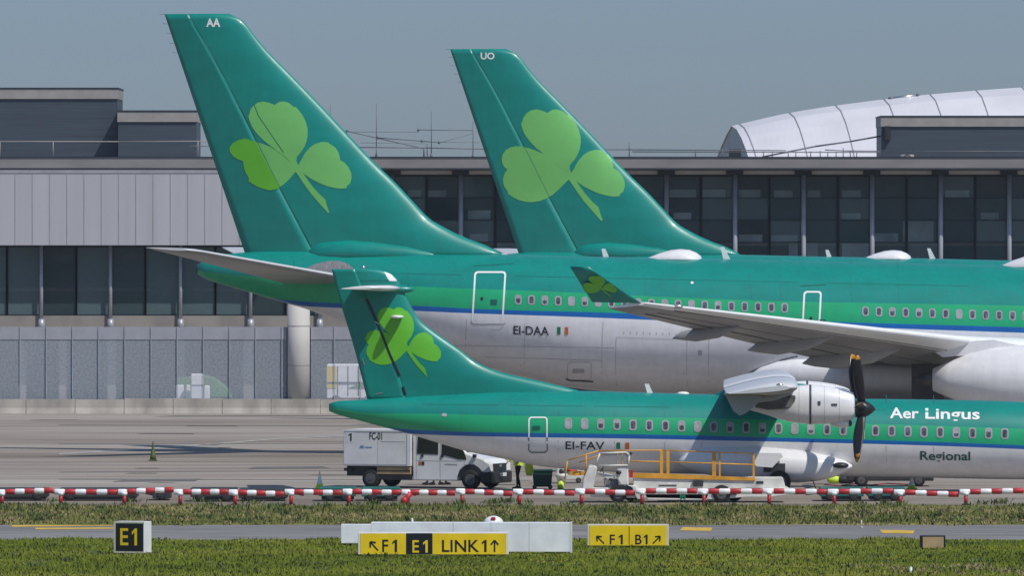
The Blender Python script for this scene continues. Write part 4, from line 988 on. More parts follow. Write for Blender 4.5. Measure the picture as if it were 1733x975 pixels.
# wing
a0, z0_ = fr.sz(1229, 668, 13.4); a1, z1_ = fr.sz(1350, 658, 13.4)
stw = [(0, a1 + .12, z1_ - .02, a0 - .05, z0_ - .02, 0.18), (4, a1 + .12, z1_, a0 - .05, z0_, 0.18), (9, a1 + .05, z1_ + .02, a0 - .02, z0_ + .02, 0.175), (13.1, a1, z1_ + .03, a0, z0_ + .03, 0.17), (13.5, a1 - .25, z1_ + .03, a0 + .1, z0_ + .03, 0.08)]
for sd in (1, -1):
    wg = wing(fr, stw, ['wing_top', 'wing_grey'], 'wing', tp, sd, 14)
    sec = [fr.sz(x, y, 13) for x, y in ((1227, 667.5), (1233, 680), (1241, 696), (1252, 704), (1262, 700), (1275, 690), (1292, 674), (1280, 667))]
    MB('wing_grey').loft([[fr.W(a, sd * d, z) for a, z in sec] for d in (5.4, 9.0, 13.0)], smooth=False).build('flap', wg)
    MB('wing_grey').loft([[fr.W(lerp(a0, a1, .05 + .9 * f), sd * (9.2 + .12 * r * math.cos(t)), lerp(z0_, z1_, f) - .26 + .2 * r * math.sin(t)) for t in [2 * PI * j / 10 for j in range(10)]] for f, r in ((0, .2), (.3, 1), (.7, .9), (.95, .2))]).build('flap_fairing', wg)
    MB('bare_metal').ell(fr.W(a1 - .6, sd * 13.42, z1_ + .12), (0.12, 0.06, 0.06), n=8, k=6).build('wing_lamp', wg)
    # nacelle
    rings = []
    for px, yt, yb, hw in ((1268, 690, 694, .06), (1285, 680, 699, .22), (1305, 666, 705, .4), (1330, 656, 713, .55), (1352, 652.5, 717, .62), (1371, 651.5, 718.5, .64), (1395, 653.5, 718, .64), (1420, 657.5, 716, .6), (1437, 662.5, 713, .52), (1444, 666, 710, .46), (1446, 670, 707, .4)):
        a, z = fr.sz(px, yt, 4.05); _, zb = fr.sz(px, yb, 4.05); p = 0.8
        rings.append([fr.W(a, sd * 4.05 + hw * math.copysign(abs(math.cos(t)) ** p, math.cos(t)), (z + zb) / 2 + (z - zb) / 2 * math.copysign(abs(math.sin(t)) ** p, math.sin(t))) for t in [2 * PI * j / 32 for j in range(32)]])
    nc = MB('white_paint').loft(rings).build('engine_nacelle', tp)
    def nring(px, g):
        out = []
        for k in range(len(rings) - 1):
            pass
        i = 5; f = 0.0
        c = sum(rings[5], Vector()) / 32
        return [c + (v - c) * g + fr.e1 * ((px - 1371) / 48.7) for v in rings[5]]
    MB('dark_metal').loft([nring(1369.5, 1.012), nring(1373, 1.012)]).build('cowl_seam', nc)
    for i_, o_ in ((6, .25), (7, .12), (4, .1)):
        c = sum(rings[i_], Vector()) / 32
        MB('panel_line').loft([[c + (v - c) * 1.004 + fr.e1 * q_ for v in rings[i_]] for q_ in (-.007, .007)]).build('panel_joint', nc)
    MB('dark_metal').box(fr.W(*(lambda s_: (s_[0], sd * 4.68, s_[1]))(fr.sz(1386.5, 682.5, 4.7))), (0.09, 0.06, 0.13)).build('vent', nc)
    MB('dark_metal').box(fr.W(*(lambda s_: (s_[0], sd * 4.66, s_[1]))(fr.sz(1412, 685, 4.7))), (0.2, 0.06, 0.06)).build('vent', nc)
    a, z = fr.sz(1423, 716.5, 4.05); MB('white_paint').ell(fr.W(a, sd * 4.05, z), (0.38, 0.32, 0.15), n=18, k=10).build('intake_scoop', nc)
    a, z = fr.sz(1438.5, 717, 4.05); MB('decal_black').ell(fr.W(a, sd * 4.05, z), (0.075, 0.26, 0.115), n=14, k=8).build('intake_mouth', nc)
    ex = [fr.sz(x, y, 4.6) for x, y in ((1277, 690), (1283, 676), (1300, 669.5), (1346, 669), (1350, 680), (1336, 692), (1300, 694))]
    MB('exhaust_shade_grey').loft([[fr.W(a, sd * dd, z) for a, z in ex] for dd in (4.2, 4.64)], smooth=False).build('exhaust_shade_panel', nc, bevel=0.05)  # dark plate at the exhaust, also painting the wing's shadow on the nacelle
    # propeller, feathered at rest
    hub_s, hub_z = fr.sz(1457, 692.5, 4.05); hub = fr.W(hub_s, sd * 4.05, hub_z)
    sp = MB(['prop_black']); prof = ((-0.2, 0.3), (0.0, 0.32), (0.12, 0.3), (0.25, 0.24), (0.38, 0.15), (0.47, 0.06), (0.5, 0.01))
    sp.loft([[hub + fr.e1 * a + fr.e2 * (r * math.cos(2 * PI * j / 20)) + Vector((0, 0, r * math.sin(2 * PI * j / 20))) for j in range(20)] for a, r in prof])
    pr = sp.build('propeller', tp)
    for k in range(6):
        th = math.radians(24 + 60 * k + (6 if sd < 0 else 0)); rad = fr.e2 * math.sin(th) + Vector((0, 0, math.cos(th))); tan = rad.cross(fr.e1)
        rr = []; NS = 12
        for i in range(NS + 1):
            f = i / NS; r = 0.25 + 1.8 * f; ch = 0.5 * (0.15 + 0.22 * math.sin(PI * min(1, f * 0.9 + 0.12)) ** 0.8) * (1 if f < .93 else 0.6); tk = lerp(0.05, 0.012, f)
            tw = math.radians(lerp(8, 30, f)); sw = -0.08 * math.sin(PI * f) + 0.16 * f * f * (-1)
            ax = fr.e1 * math.cos(tw) + tan * math.sin(tw); nn = fr.e1 * -math.sin(tw) + tan * math.cos(tw); c = hub + rad * r + fr.e1 * (sw + 0.03)
            rr.append([c + ax * ch * math.cos(2 * PI * j / 10) + nn * tk * math.sin(2 * PI * j / 10) for j in range(10)])
        MB(['prop_black', 'prop_tip']).loft(rr, fm=lambda i, j: 1 if i >= NS - 1 else 0).build('blade', pr)
    # gear sponson and gear
    rings = []
    for px, yt, yb in ((1150, 776, 786), (1165, 766, 795), (1190, 760, 803), (1230, 757, 810), (1300, 757.5, 816), (1350, 762, 818), (1385, 768, 815), (1410, 774, 809), (1430, 780, 801), (1442, 787, 793)):
        a, zt = fr.sz(px, yt, 1.6); _, zb = fr.sz(px, yb, 1.6); p = .85; hw = lerp(0.35, 0.72, min(1, (zt - zb) / 1.1))
        rings.append([fr.W(a, sd * (1.2 + hw * math.copysign(abs(math.cos(t)) ** p, math.cos(t))), (zt + zb) / 2 + (zt - zb) / 2 * math.copysign(abs(math.sin(t)) ** p, math.sin(t))) for t in [2 * PI * j / 28 for j in range(28)]])
    spn = MB('white_paint').loft(rings).build('gear_fairing', tp)
    a, z = fr.sz(1422, 788, 1.6); MB('decal_black').ell(fr.W(a, sd * 1.68, z), (0.3, 0.24, 0.11), n=14, k=8).build('air_inlet', spn)
    g0 = fr.sz(1319, 800, 1.9)[0]; b = fr.W(g0, sd * 1.9, 0)
    lg = MB('bare_metal').tube(b + Vector((0, 0, .42)), b + Vector((0, 0, 1.0)) - fr.e2 * sd * .3, 0.08, n=10).tube(b + Vector((0, 0, .42)) - fr.e2 * .3, b + Vector((0, 0, .42)) + fr.e2 * .3, 0.06, n=8).build('landing_gear', tp)
    for v in (-.22, .22):
        ty, ri = MB('rubber'), MB('rim_grey'); wheel(ty, ri, b + fr.e2 * v + Vector((0, 0, .4)), fr.e2, 0.4, 0.22); t = ty.build('wheel', lg); ri.build('rim', t)
    gp = [fr.sz(x, y, 2.1) for x, y in ((1280, 767), (1322, 767.5), (1325, 774), (1318, 780), (1307, 792), (1280, 790), (1272, 778))]
    MB('white_paint').prism([fr.W(a, sd * 2.0, z) for a, z in gp], fr.e2 * sd * 0.05).build('gear_door', tp)
    A, zA = fr.sz(1296, 800, 1.7); MB('gse_dark').box(fr.W(A + .3, sd * 1.85, fr.sz(1296, 792, 1.8)[1]), (0.75, 0.2, 0.3)).build('gear_bay', tp)
# wing to body fairing on top
rings = []
for px, yt, hw in ((1205, 669, .15), (1235, 655, .6), (1270, 648, .85), (1310, 646, .9), (1360, 650, .85), (1410, 662, .6), (1445, 675, .15)):
    a, zt = fr.sz(px, yt); zb = fr.sz(px, 690)[1]
    rings.append([fr.W(a, hw * math.copysign(abs(math.cos(t)) ** .7, math.cos(t)), zb + (zt - zb) * max(0, math.sin(t)) ** .7) for t in [PI * j / 14 for j in range(15)]])
MB('teal_paint').loft(rings).build('wing_fairing', tp)
MB('decal_white').prism([fr.P(x, y, .03) for x, y in ((1091, 650), (1098, 650), (1106, 668), (1096, 668))], fr.e2 * -.06).build('antenna', tp)
MB('decal_white').ell(fr.P(1156, 666.5), (0.22, 0.12, 0.07), n=12, k=8).build('antenna', tp)
# nose gear far forward
b = fr.W(fr.sz(1790, 800)[0], 0, 0); lg = MB('bare_metal').tube(b + Vector((0, 0, .35)), b + Vector((0, 0, 1.0)), .07, n=10).build('nose_gear', tp)
for v in (-.15, .15):
    ty, ri = MB('rubber'), MB('rim_grey'); wheel(ty, ri, b + fr.e2 * v + Vector((0, 0, .32)), fr.e2, .32, .18); t = ty.build('wheel', lg); ri.build('rim', t)
rnd = random.Random(9)
for k in range(28):
    x = 962 + 27.35 * k
    if k == 18: continue
    win_decal(fu, x, 717 + (x - 962) * .0238, 12.8, 19, 1 if k == 0 else rnd.choice((0, 0, 0, 0, .3, .45, .6, 1)), tp)
o, i = rrect(894, 705.5, 927, 767, 6), rrect(896.6, 708, 924.4, 764.8, 4)
dr = outline('door', fu, o, i, 'decal_white', tp)
o, i = rrect(893.6, 739, 927.4, 767.4, 5), rrect(896, 735, 925, 765.2, 4)
line_decal('door_edge', fu, [(895, 741, 895, 763), (895, 763, 899, 766.3), (899, 766.3, 922, 766.3), (922, 766.3, 926, 763), (926, 763, 926, 741)], 1.9, 'decal_dark_green', dr, 0.018)
decal('door_window', fu, [rrect(901, 721, 914, 728, 1)], 'panel_line_teal', dr, .016, cell=0)
decal('door_handle', fu, [rrect(902, 746.5, 915, 749, 1)], 'decal_white', dr, .02, cell=0)
text_decal('registration_lettering', fu, 'EI-FAV', 957, 747.5, 1023, 761, 'decal_black', tp, 0.012, ky=.012)
decal('flag_marking', fu, [rrect(1043, 749.5, 1049.7, 760.5, .3)], 'flag_green', tp); decal('flag_marking', fu, [rrect(1058, 749.8, 1065, 761, .3)], 'flag_orange', tp)
text_decal('airline_lettering', fu, 'Aer', 1506, 690, 1555, 708.5, 'decal_white', tp, 0.018, ky=.01)
text_decal('airline_lettering', fu, 'Lingus', 1566, 691, 1658, 715, 'decal_white', tp, 0.018, ky=.01)
text_decal('airline_lettering', fu, 'Regional', 1557, 764, 1642, 784, 'decal_dark_green', tp, 0.02, ky=.01)
line_decal('frame_seam', fu, [(x, 669, x, 703 + (x - 891) * .018) for x in (705, 790, 872, 945, 1040, 1125, 1500, 1580)], .8, 'seam_teal', tp, .009)
line_decal('frame_seam', fu, [(x, 745 + (x - 945) * .018, x, 786 + (x - 945) * .016) for x in (945, 1040, 1125, 1500, 1580)], .7, 'panel_line', tp, .009)
line_decal('lap_seam', fu, [(x, 684 + (x - 700) * .012, x + 130, 685.6 + (x - 700) * .012) for x in (715, 860, 1005)] + [(1480, 694, 1500, 694.3)], .7, 'seam_teal', tp, .009)
line_decal('panel_line', fu, [(1462, 678, 1463, 744), (1457, 756, 1456, 800), (1188, 746, 1187, 758)], .8, 'panel_line', tp)
decal('service_panel', fu, [[(752 + 5 * math.cos(t), 702.5 + 3 * math.sin(t)) for t in [2 * PI * j / 10 for j in range(10)]]], 'panel_line', tp, cell=0)

# ================================================================== GROUND VEHICLES AND SMALL THINGS
def local(name, px, py, label, cat, yaw=0.0, group=None, Y=None):
    Y = gy(py) if Y is None else Y
    return thing(name, ((px - CX) * Y / F, Y, 0.0), label, cat, group, math.radians(yaw) if yaw else 1e-9)
def add_wheel(parent, c, ax, r, wd, rim='rim_grey'):
    ty, ri = MB('rubber'), MB(rim); wheel(ty, ri, c, ax, r, wd); t = ty.build('wheel', parent); ri.build('rim', t); return t

mat('headlight_glass', (0.75, 0.77, 0.78), 0.12, 0.05)
# ---- catering van: white crew cab with a box body (x forward, y away from the camera side, z up)
van = local('box_van', 583, 826, 'white crew cab van with box body marked 1 and FC-01, parked under the turboprop tail', 'van', -23, Y=294.6)
W2 = 1.9
MB('van_box').bb((0, -0.1, 0.78), (2.62, W2 + 0.1, 2.08)).build('box_body', van, bevel=0.03)
m = MB('van_white')
m.bb((2.5, -0.115, 0.8), (2.635, -0.101, 2.09)); m.bb((0, -0.115, 2.02), (2.5, -0.101, 2.085)); m.build('box_trim', van)
lt = MB('decal_black'); text_on(lt, 'FC-01', (1.02, -0.106, 1.72), (0.5, 0, 0), (0, 0, 0.27), bold=.02); lt.build('box_lettering', van)
st = MB('sign_white').sheet([(0.1, -0.104, 1.6), (0.44, -0.104, 1.6), (0.44, -0.104, 2.02), (0.1, -0.104, 2.02)]).build('sticker', van)
lt = MB('decal_black'); lt.add([(0.2 + .13 * fx, -0.108, 1.67 + .28 * fz) for fx, fz in ((.5, 0), (1, 0), (1, 1), (.62, 1), (0, .8), (0, .62), (.5, .78))], [list(range(7))], 0); lt.build('sticker_numeral', st)
lg = MB('gse_teal'); MATS['van_logo'] = mat('van_logo', (0.16, 0.3, 0.5), 0.5); lg = MB('van_logo')
lg.sheet([(0.62, -0.104, 1.42), (0.8, -0.104, 1.4), (0.8, -0.104, 1.52), (0.68, -0.104, 1.52)]); lg.sheet([(0.84, -0.104, 1.42), (1.12, -0.104, 1.42), (1.12, -0.104, 1.47), (0.84, -0.104, 1.47)]); lg.build('box_logo', van)
ln = MB('panel_line')
for a, b in (((1.35, .82), (1.36, 2.0)), ((1.45, 1.66), (2.4, 1.67)), ((.05, .84), (2.5, .85))): ln.bb((a[0], -0.106, a[1]), (b[0], -0.1005, b[1]))
ln.build('panel_gap', van)
# chassis
MB('gse_dark').bb((0.05, 0.1, 0.42), (2.6, W2 - 0.1, 0.77)).bb((-0.02, 0, .6), (.3, W2, .7)).build('chassis', van)
s_ = MB(['tan_panel', 'black_plastic']); s_.bb((1.3, -0.06, 0.5), (2.6, 0.05, 0.76)); s_.bb((1.32, -0.075, 0.61), (2.6, -0.061, 0.65), 1); s_.bb((1.28, -0.05, 0.3), (2.62, 0.1, 0.499), 1); s_.build('side_guard', van)
# cab shell
cabp = [(2.66, 0.28), (4.42, 0.28), (4.46, 0.6), (4.7, 0.82), (5.05, 0.84), (5.32, 0.62), (5.38, 0.4), (5.6, 0.4), (5.63, 0.62), (5.6, 0.88), (5.42, 1.07), (4.72, 1.28), (4.28, 1.9), (4.05, 1.99), (2.66, 2.02)]
cab = MB('van_white').prism([(x, 0, z) for x, z in cabp], (0, W2, 0)).build('body', van, bevel=0.05)
def side(mname, name, poly, y, parent, th=0.012):
    return MB(mname).prism([(x, y, z) for x, z in poly], (0, -th, 0)).build(name, parent)
side('dark_glass', 'window', [(2.84, 1.24), (3.66, 1.22), (3.66, 1.87), (2.88, 1.89)], -0.003, van)
side('dark_glass', 'window', [(3.8, 1.22), (4.45, 1.06), (4.76, 1.05), (4.68, 1.3), (4.24, 1.86), (3.82, 1.87)], -0.003, van)
MB('dark_glass').sheet([(4.74, 0.14, 1.335), (4.74, W2 - 0.14, 1.335), (4.32, W2 - 0.2, 1.895), (4.32, 0.2, 1.895)]).build('windscreen', van)
dl = MB('panel_line')
for x, z0_, z1_ in ((2.8, .35, 1.95), (3.73, .35, 1.95), (4.66, .9, 1.1)): dl.bb((x, -0.004, z0_), (x + .02, -0.0005, z1_))
dl.bb((2.8, -0.004, .98), (4.6, -0.0005, 1.0)); dl.build('door_gap', van)
hd = MB('black_plastic')
for x in (3.0, 3.78): hd.bb((x, -0.03, 1.12), (x + .09, -0.001, 1.22))
hd.build('door_handle', van)
b_ = MB(['flag_orange', 'gse_dark']); b_.bb((2.9, -0.008, .83), (3.0, -0.001, .96)); b_.bb((3.02, -0.008, .83), (3.12, -0.001, .96), 1); b_.build('door_badge', van)
MB('black_plastic').bb((5.05, -0.14, 1.12), (5.16, -0.02, 1.24)).build('wing_mirror', van)
side('panel_line', 'door_lettering', [(3.92, .86), (4.4, .85), (4.4, .89), (3.92, .9)], -0.003, van, .004)
MB('black_plastic').bb((5.56, 0.36, 0.63), (5.655, W2 - 0.36, 0.9)).build('grille', van, bevel=0.02)
MB('bare_metal').box((5.665, W2 / 2, .82), (0.02, .2, .08)).build('bonnet_badge', van)
bp = MB('black_plastic'); bp.bb((5.3, -0.03, 0.2), (5.72, W2 + 0.03, 0.62)); bp.build('bumper', van, bevel=0.06)
MB('sign_white').bb((5.722, .8, .44), (5.735, 1.35, .57)).build('number_plate', van)
for y0, y1 in ((-0.015, 0.33), (W2 - 0.33, W2 + 0.015)):
    MB('headlight_glass').prism([(5.3, y0, .64), (5.66, y0, .63), (5.645, y0, .9), (5.45, y0, 1.0)], (0, y1 - y0, 0)).build('headlight', van, bevel=0.02)
side('black_plastic', 'wheel_arch', [(4.42, .4)] + [(4.92 + .5 * math.cos(t), .4 + .48 * math.sin(t)) for t in [PI - PI * k / 14 for k in range(15)]], -0.002, van, .01)
for x in (1.05, 4.92):
    for y in (0.06, W2 - 0.06): add_wheel(van, (x, y, .34), (0, 1, 0), .34, .24)

# ---- belt loader: open white tug cab, long low deck, orange rails
YL = gy(851.5); PL = F / YL
def L(px, py, dy=0.0): return at(px, py, YL + dy)
bl = thing('belt_loader', (L(1150, 0).x, YL, 0), 'white open cab belt loader with orange hand rails along its deck', 'loader')
def pr(name, px, m, d0, d1, parent=bl, bevel=0.02):
    return MB(m).prism([L(x, y, d0) for x, y in px], (0, d1 - d0, 0)).build(name, parent, bevel=bevel)
pr('chassis', [(1000, 830), (1075, 833), (1335, 826), (1335, 838), (1300, 842), (1262, 842), (1205, 846), (1000, 842)], 'gse_white', 0.15, 1.7)
pr('deck', [(1072, 808), (1325, 809), (1330, 827), (1072, 828)], 'gse_white', 0.3, 1.6)
pr('bonnet', [(985, 832), (987, 812), (996, 790), (1006, 788), (1011, 792), (1006, 818), (1002, 834)], 'gse_white', 0.0, 1.6, bevel=.04)
pr('cab_floor', [(1002, 826), (1030, 826), (1030, 835), (1002, 835)], 'gse_white', 0.05, 1.6)
pr('seat_back', [(1046, 789), (1063, 788), (1064, 822), (1050, 822), (1042, 806)], 'gse_white', 0.1, 0.9, bevel=.04)
pr('dash_panel', [(1012, 800), (1040, 806), (1040, 812), (1028, 812), (1012, 803)], 'gse_white', 0.25, 1.4)
pr('seat', [(1022, 812), (1046, 812), (1048, 824), (1024, 828)], 'seal_grey', 0.25, 1.3)
fm = MB('gse_white')
for a, b in (((1007, 790), (1015, 768)), ((1015, 768), (1060, 766)), ((1060, 766), (1065, 772)), ((1065, 772), (1063, 790)), ((1013, 789), (1063, 788))):
    for dd in (.08, 1.5): fm.tube(L(*a, dd), L(*b, dd), .03, n=8)
fm.tube(L(1015, 768, .08), L(1015, 768, 1.5), .03, n=8); fm.tube(L(1060, 766, .08), L(1060, 766, 1.5), .03, n=8); fm.build('cab_frame', bl)
MB('screen_glass').prism([L(x, y, .09) for x, y in ((1014, 787), (1017, 769), (1060, 767.5), (1063, 773), (1062, 787))], (0, .015, 0)).build('windscreen', bl)
sw = MB('black_plastic'); c = L(1019, 794, .6)
sw.tube(c, c + Vector((.12, 0, -.35)), .02, n=6); sw.loft([[c + Vector((.02 * math.cos(t), .17 * math.sin(u), .0)) + Vector((.06 * math.cos(u), 0, .13 * math.cos(u))) for t in [0]] for u in [0]]) if False else None
for k in range(16):
    u0, u1 = 2 * PI * k / 16, 2 * PI * (k + 1) / 16
    sw.tube(c + Vector((.07 * math.cos(u0), .17 * math.sin(u0), .1 * math.cos(u0))), c + Vector((.07 * math.cos(u1), .17 * math.sin(u1), .1 * math.cos(u1))), .016, n=5)
sw.build('steering_wheel', bl)
kn = MB('black_plastic'); kn.ell(L(1047, 800, .05), (.1, .06, .07), n=10, k=6); kn.ell(L(1034, 812, .1), (.08, .06, .05), n=10, k=6); kn.ell(L(1068, 768, .1), (.05, .05, .05), n=8, k=5); kn.build('control_knob', bl)
pr('wheel_arch', [(1030, 836)] + [(1049 + 21 * math.cos(t), 838 - 16.5 * math.sin(t)) for t in [PI - PI * k / 12 for k in range(13)]], 'black_plastic', 0.02, 0.16, bevel=0)
pr('mudguard', [(1062, 822), (1070, 826), (1073, 834), (1078, 845), (1084, 846), (1084, 832), (1074, 822)], 'gse_white', 0.0, .5)
pr('wheel_arch', [(1207, 838)] + [(1226 + 21 * math.cos(t), 838 - 14 * math.sin(t)) for t in [PI - PI * k / 12 for k in range(13)]], 'black_plastic', 0.1, 0.16, bevel=0)
pr('wheel_box', [(1232, 826), (1242, 822), (1244, 834), (1232, 834)], 'gse_white', 0.0, .4)
for x, r in ((1046, .3), (1221, .3)):
    for dd in (.2, 1.6):
        q_ = L(x + (0 if dd < 1 else 22), 851.5, dd); add_wheel(bl, Vector((q_.x, q_.y, r)), (0, 1, 0), r, .22)
# rails, lower beam and posts
RY = 0.35
rl = MB('orange_paint')
def R(px, py, dd=RY): return L(px, py, dd)
for dd in (.3, 1.62):
    rl.path([R(962, 779, dd), R(1013, 763.5, dd), R(1120, 762.5, dd), R(1276, 768, dd)], .022, n=8)
    rl.path([R(1060, 781, dd), R(1120, 782, dd), R(1278, 787, dd)], .022, n=8)
    rl.tube(R(960, 781, dd), R(956, 812, dd), .022, n=8)
rl.path([R(980, 783, .3), R(1026, 767, .3)], .02, n=8)
rl.tube(R(992, 770, .3), R(992, 803, .3), .02, n=8)
for x in (1045, 1053): rl.tube(R(x, 764, 1.62), R(x, 806, 1.62), .025, n=8)
rl.build('hand_rail', bl)
ps = MB('orange_paint')
for x, yt, wd in ((1119.5, 762.5, 5), (1130.5, 762.5, 5), (1208.5, 766, 6.5), (1218, 767, 3), (1275.5, 768, 3.5)):
    ps.bb(R(x - wd / 2, 808, .28), R(x + wd / 2, yt, .34))
ps.build('rail_post', bl)
bm_ = MB('orange_paint')
bm_.prism([R(x, y, .24) for x, y in ((1070, 801), (1120, 802), (1278, 809), (1278, 814), (1120, 810.5), (1070, 809))], (0, .06, 0)); bm_.prism([R(x, y, .5) for x, y in ((964, 798), (992, 798), (992, 805), (964, 805))], (0, .06, 0))
bm_.build('kick_beam', bl)
MB('red_paint').bb(L(1065, 809, .2), L(1071, 796, .35)).build('tail_lamp', bl)
MB('gse_dark').bb(L(1076, 851, .1), L(1088, 834, .2)).build('mud_flap', bl)
for nm_, a_, b_ in (('hydraulic_fitting', L(1115, 823, .28), L(1145, 821, .3)), ('hydraulic_fitting', L(1173, 824, .2), L(1190, 814, .29)), ('hydraulic_fitting', L(1263, 830, .2), L(1312, 827, .29)),
                    ('hydraulic_fitting', L(1280, 819, .28), L(1292, 815, .299)), ('underrun_bar', L(1113, 850.5, .35), L(1160, 847.5, .5))):
    MB('gse_dark').bb(a_, b_).build(nm_, bl)
gn = MB('flag_green'); text_on(gn, 'M', L(1151, 846, .14), (.18, 0, 0), (0, 0, .18), bold=.03); gn.build('side_lettering', bl)
pr('side_skirt', [(1090, 836), (1200, 836), (1196, 847), (1096, 847)], 'gse_white', 0.15, .3)

# ---- striped barrier along the edge of the apron
YBR = 274.6; PB = F / YBR
posts = [-98, 2, 101, 209, 304, 397, 492, 590, 690, 782, 879, 984.5, 1087, 1192, 1303, 1413, 1525, 1636, 1745]
BL = {2: 'barrier section left of the black E1 sign', 3: 'barrier section right above the black E1 sign', 4: 'barrier section over dark low dollies, right of the E1 sign', 5: 'barrier section over the long dark trailer',
      6: 'barrier section in front of the small white cone', 7: 'barrier section in front of the teal dolly behind the van', 8: 'barrier section with a knocked double post below the rear of the van', 9: 'barrier section under the front wheel of the van',
      10: 'barrier section in front of the person in the lime vest', 11: 'barrier section in front of the nose of the open cab loader', 12: 'barrier section before the front wheel of the loader', 13: 'barrier section before the middle of the loader deck',
      14: 'barrier section between loader rear wheel and the slanted red pole', 15: 'barrier section at the left end of the right hand teal dolly', 16: 'barrier section at the right end of the right hand teal dolly', 17: 'barrier section beside the propeller airliner nose, far right',
      1: 'second barrier section from the left edge', 0: 'barrier section at the left edge', 18: 'barrier section at the right edge'}
for k, px in enumerate(posts):
    YBR = gy(856) + 0.5 + random.uniform(-.14, .14)
    x = (px - CX) / PB; x1 = (posts[k + 1] - CX) / PB if k + 1 < len(posts) else x + 2.2
    t = thing('striped_barrier', (x, YBR, 0), 'red and white ' + BL[k], 'barrier', 'red and white barrier along the apron edge')
    tilt = random.uniform(-.016, .016); zc = at(0, 832.5, YBR).z + random.uniform(-.025, .025); n = 6
    x0 = x - 0.22; span = x1 - x; st_ = []
    for j in range(n):
        a, b = x0 + span * j / n, x0 + span * (j + 1) / n - .012
        st_ += [(xx, rr, tilt * j) for xx, rr in ((a, .86), (a + .03, 1), (b - .03, 1), (b, .86))]
    rg = [[Vector((xx, YBR + .08 * rr * math.cos(q), zc + tl + .095 * rr * math.sin(q))) for q in [2 * PI * i / 12 for i in range(12)]] for xx, rr, tl in st_]
    MB(['barrier_white', 'red_paint']).loft(rg, fm=lambda i, j: (i // 4) % 2).build('rail', t)
    p = MB(['red_paint', 'barrier_white']); p.tube((x, YBR, 0.02), (x, YBR, zc - .1), .065, .065, 10, 0); p.tube((x, YBR, zc - .13), (x, YBR, zc - .02), .075, .13, 10, 1)
    if k == 8: p.tube((x - .22, YBR - .05, .03), (x + .1, YBR - .1, zc - .02), .09, .09, 10, 0); p.ell((x - .12, YBR - .12, .16), (.12, .1, .12), 0, 10, 6)
    p.build('post', t)
    MB('rubber').box((x, YBR, .02), (.26, .2, .04)).build('foot', t)

# ---- low baggage dollies behind the barrier
def dolly(px0, px1, Yd, deck, label, zt=0.5, bar=True):
    x0, x1 = (px0 - CX) * Yd / F, (px1 - CX) * Yd / F
    t = thing('baggage_dolly', ((x0 + x1) / 2, Yd, 0), label, 'dolly', 'low dollies behind the barrier')
    MB(deck).bb((x0, Yd, zt - .3), (x1, Yd + 1.4, zt)).build('deck', t, bevel=.02)
    MB('gse_dark').bb((x0 + .08, Yd + .08, .05), (x1 - .08, Yd + 1.3, zt - .301)).build('chassis', t)
    n = 2 if x1 - x0 > 1.2 else 1
    for x in ([x0 + .35, x1 - .35] if n == 2 else [(x0 + x1) / 2]):
        for dd in (.06, 1.34): add_wheel(t, (x, Yd + dd, .17), (0, 1, 0), .17, .14, 'gse_dark')
    if bar: MB('gse_dark').tube((x1 - .05, Yd + .7, .3), (x1 + .55, Yd + .7, .18), .035, n=8).build('tow_bar', t)
    return t
dolly(100, 232, 279.5, 'gse_dark', 'long dark dolly behind the barrier above the black E1 sign', .42)
dolly(258, 288, 280.0, 'gse_dark', 'short dark dolly right of the black E1 sign', .36, False)
dolly(322, 400, 278.5, 'gse_dark', 'dark dolly with the highest deck, left of the white cone', .46)
dolly(404, 486, 279.2, 'gse_dark', 'dark dolly left of the small white cone', .4)
dolly(540, 602, 279.0, 'gse_teal', 'teal dolly right of the small white cone', .47)
dolly(612, 676, 279.4, 'gse_teal', 'teal dolly under the rear of the van', .45)
dolly(1388, 1462, 279.0, 'gse_teal', 'teal dolly below the propeller, left half of the pair', .46, False)
dolly(1468, 1532, 279.3, 'gse_teal', 'teal dolly beside the right white cone, right half of the pair', .46)
dolly(-20, 80, 279.5, 'gse_dark', 'dark dolly at the left edge', .42)

# ---- traffic cones
def cone(px, pyb, h, r, mats, label, tilt=0.0):
    Y = gy(pyb); x = (px - CX) * Y / F
    t = thing('traffic_cone', (x, Y, 0), label, 'cone', 'traffic cones')
    MB(mats[1]).box((x, Y, .03), (r * 2.5, r * 2.5, .06)).build('base', t, bevel=.01)
    prof = [(0.06, r), (0.3, r * .8), (.55, r * .52), (.8, r * .3), (.97, r * .16), (1.0, r * .1)]
    MB(list(mats)).loft([[Vector((x + tilt * f * h + q * math.cos(2 * PI * j / 14), Y + q * math.sin(2 * PI * j / 14), f * h)) for j in range(14)] for f, q in prof], fm=lambda i, j: 1 if i in (0, 3, 4) else 0).build('body', t)
cone(259, 780.5, .8, .13, ('cone_green', 'cone_green'), 'tall dull green traffic cone standing alone on the apron')
cone(541, 828, .62, .13, ('barrier_white', 'lime'), 'white and lime traffic cone left of the van')
cone(1543, 829, .5, .15, ('barrier_white', 'lime'), 'white cone with lime foot under the propeller airliner nose')

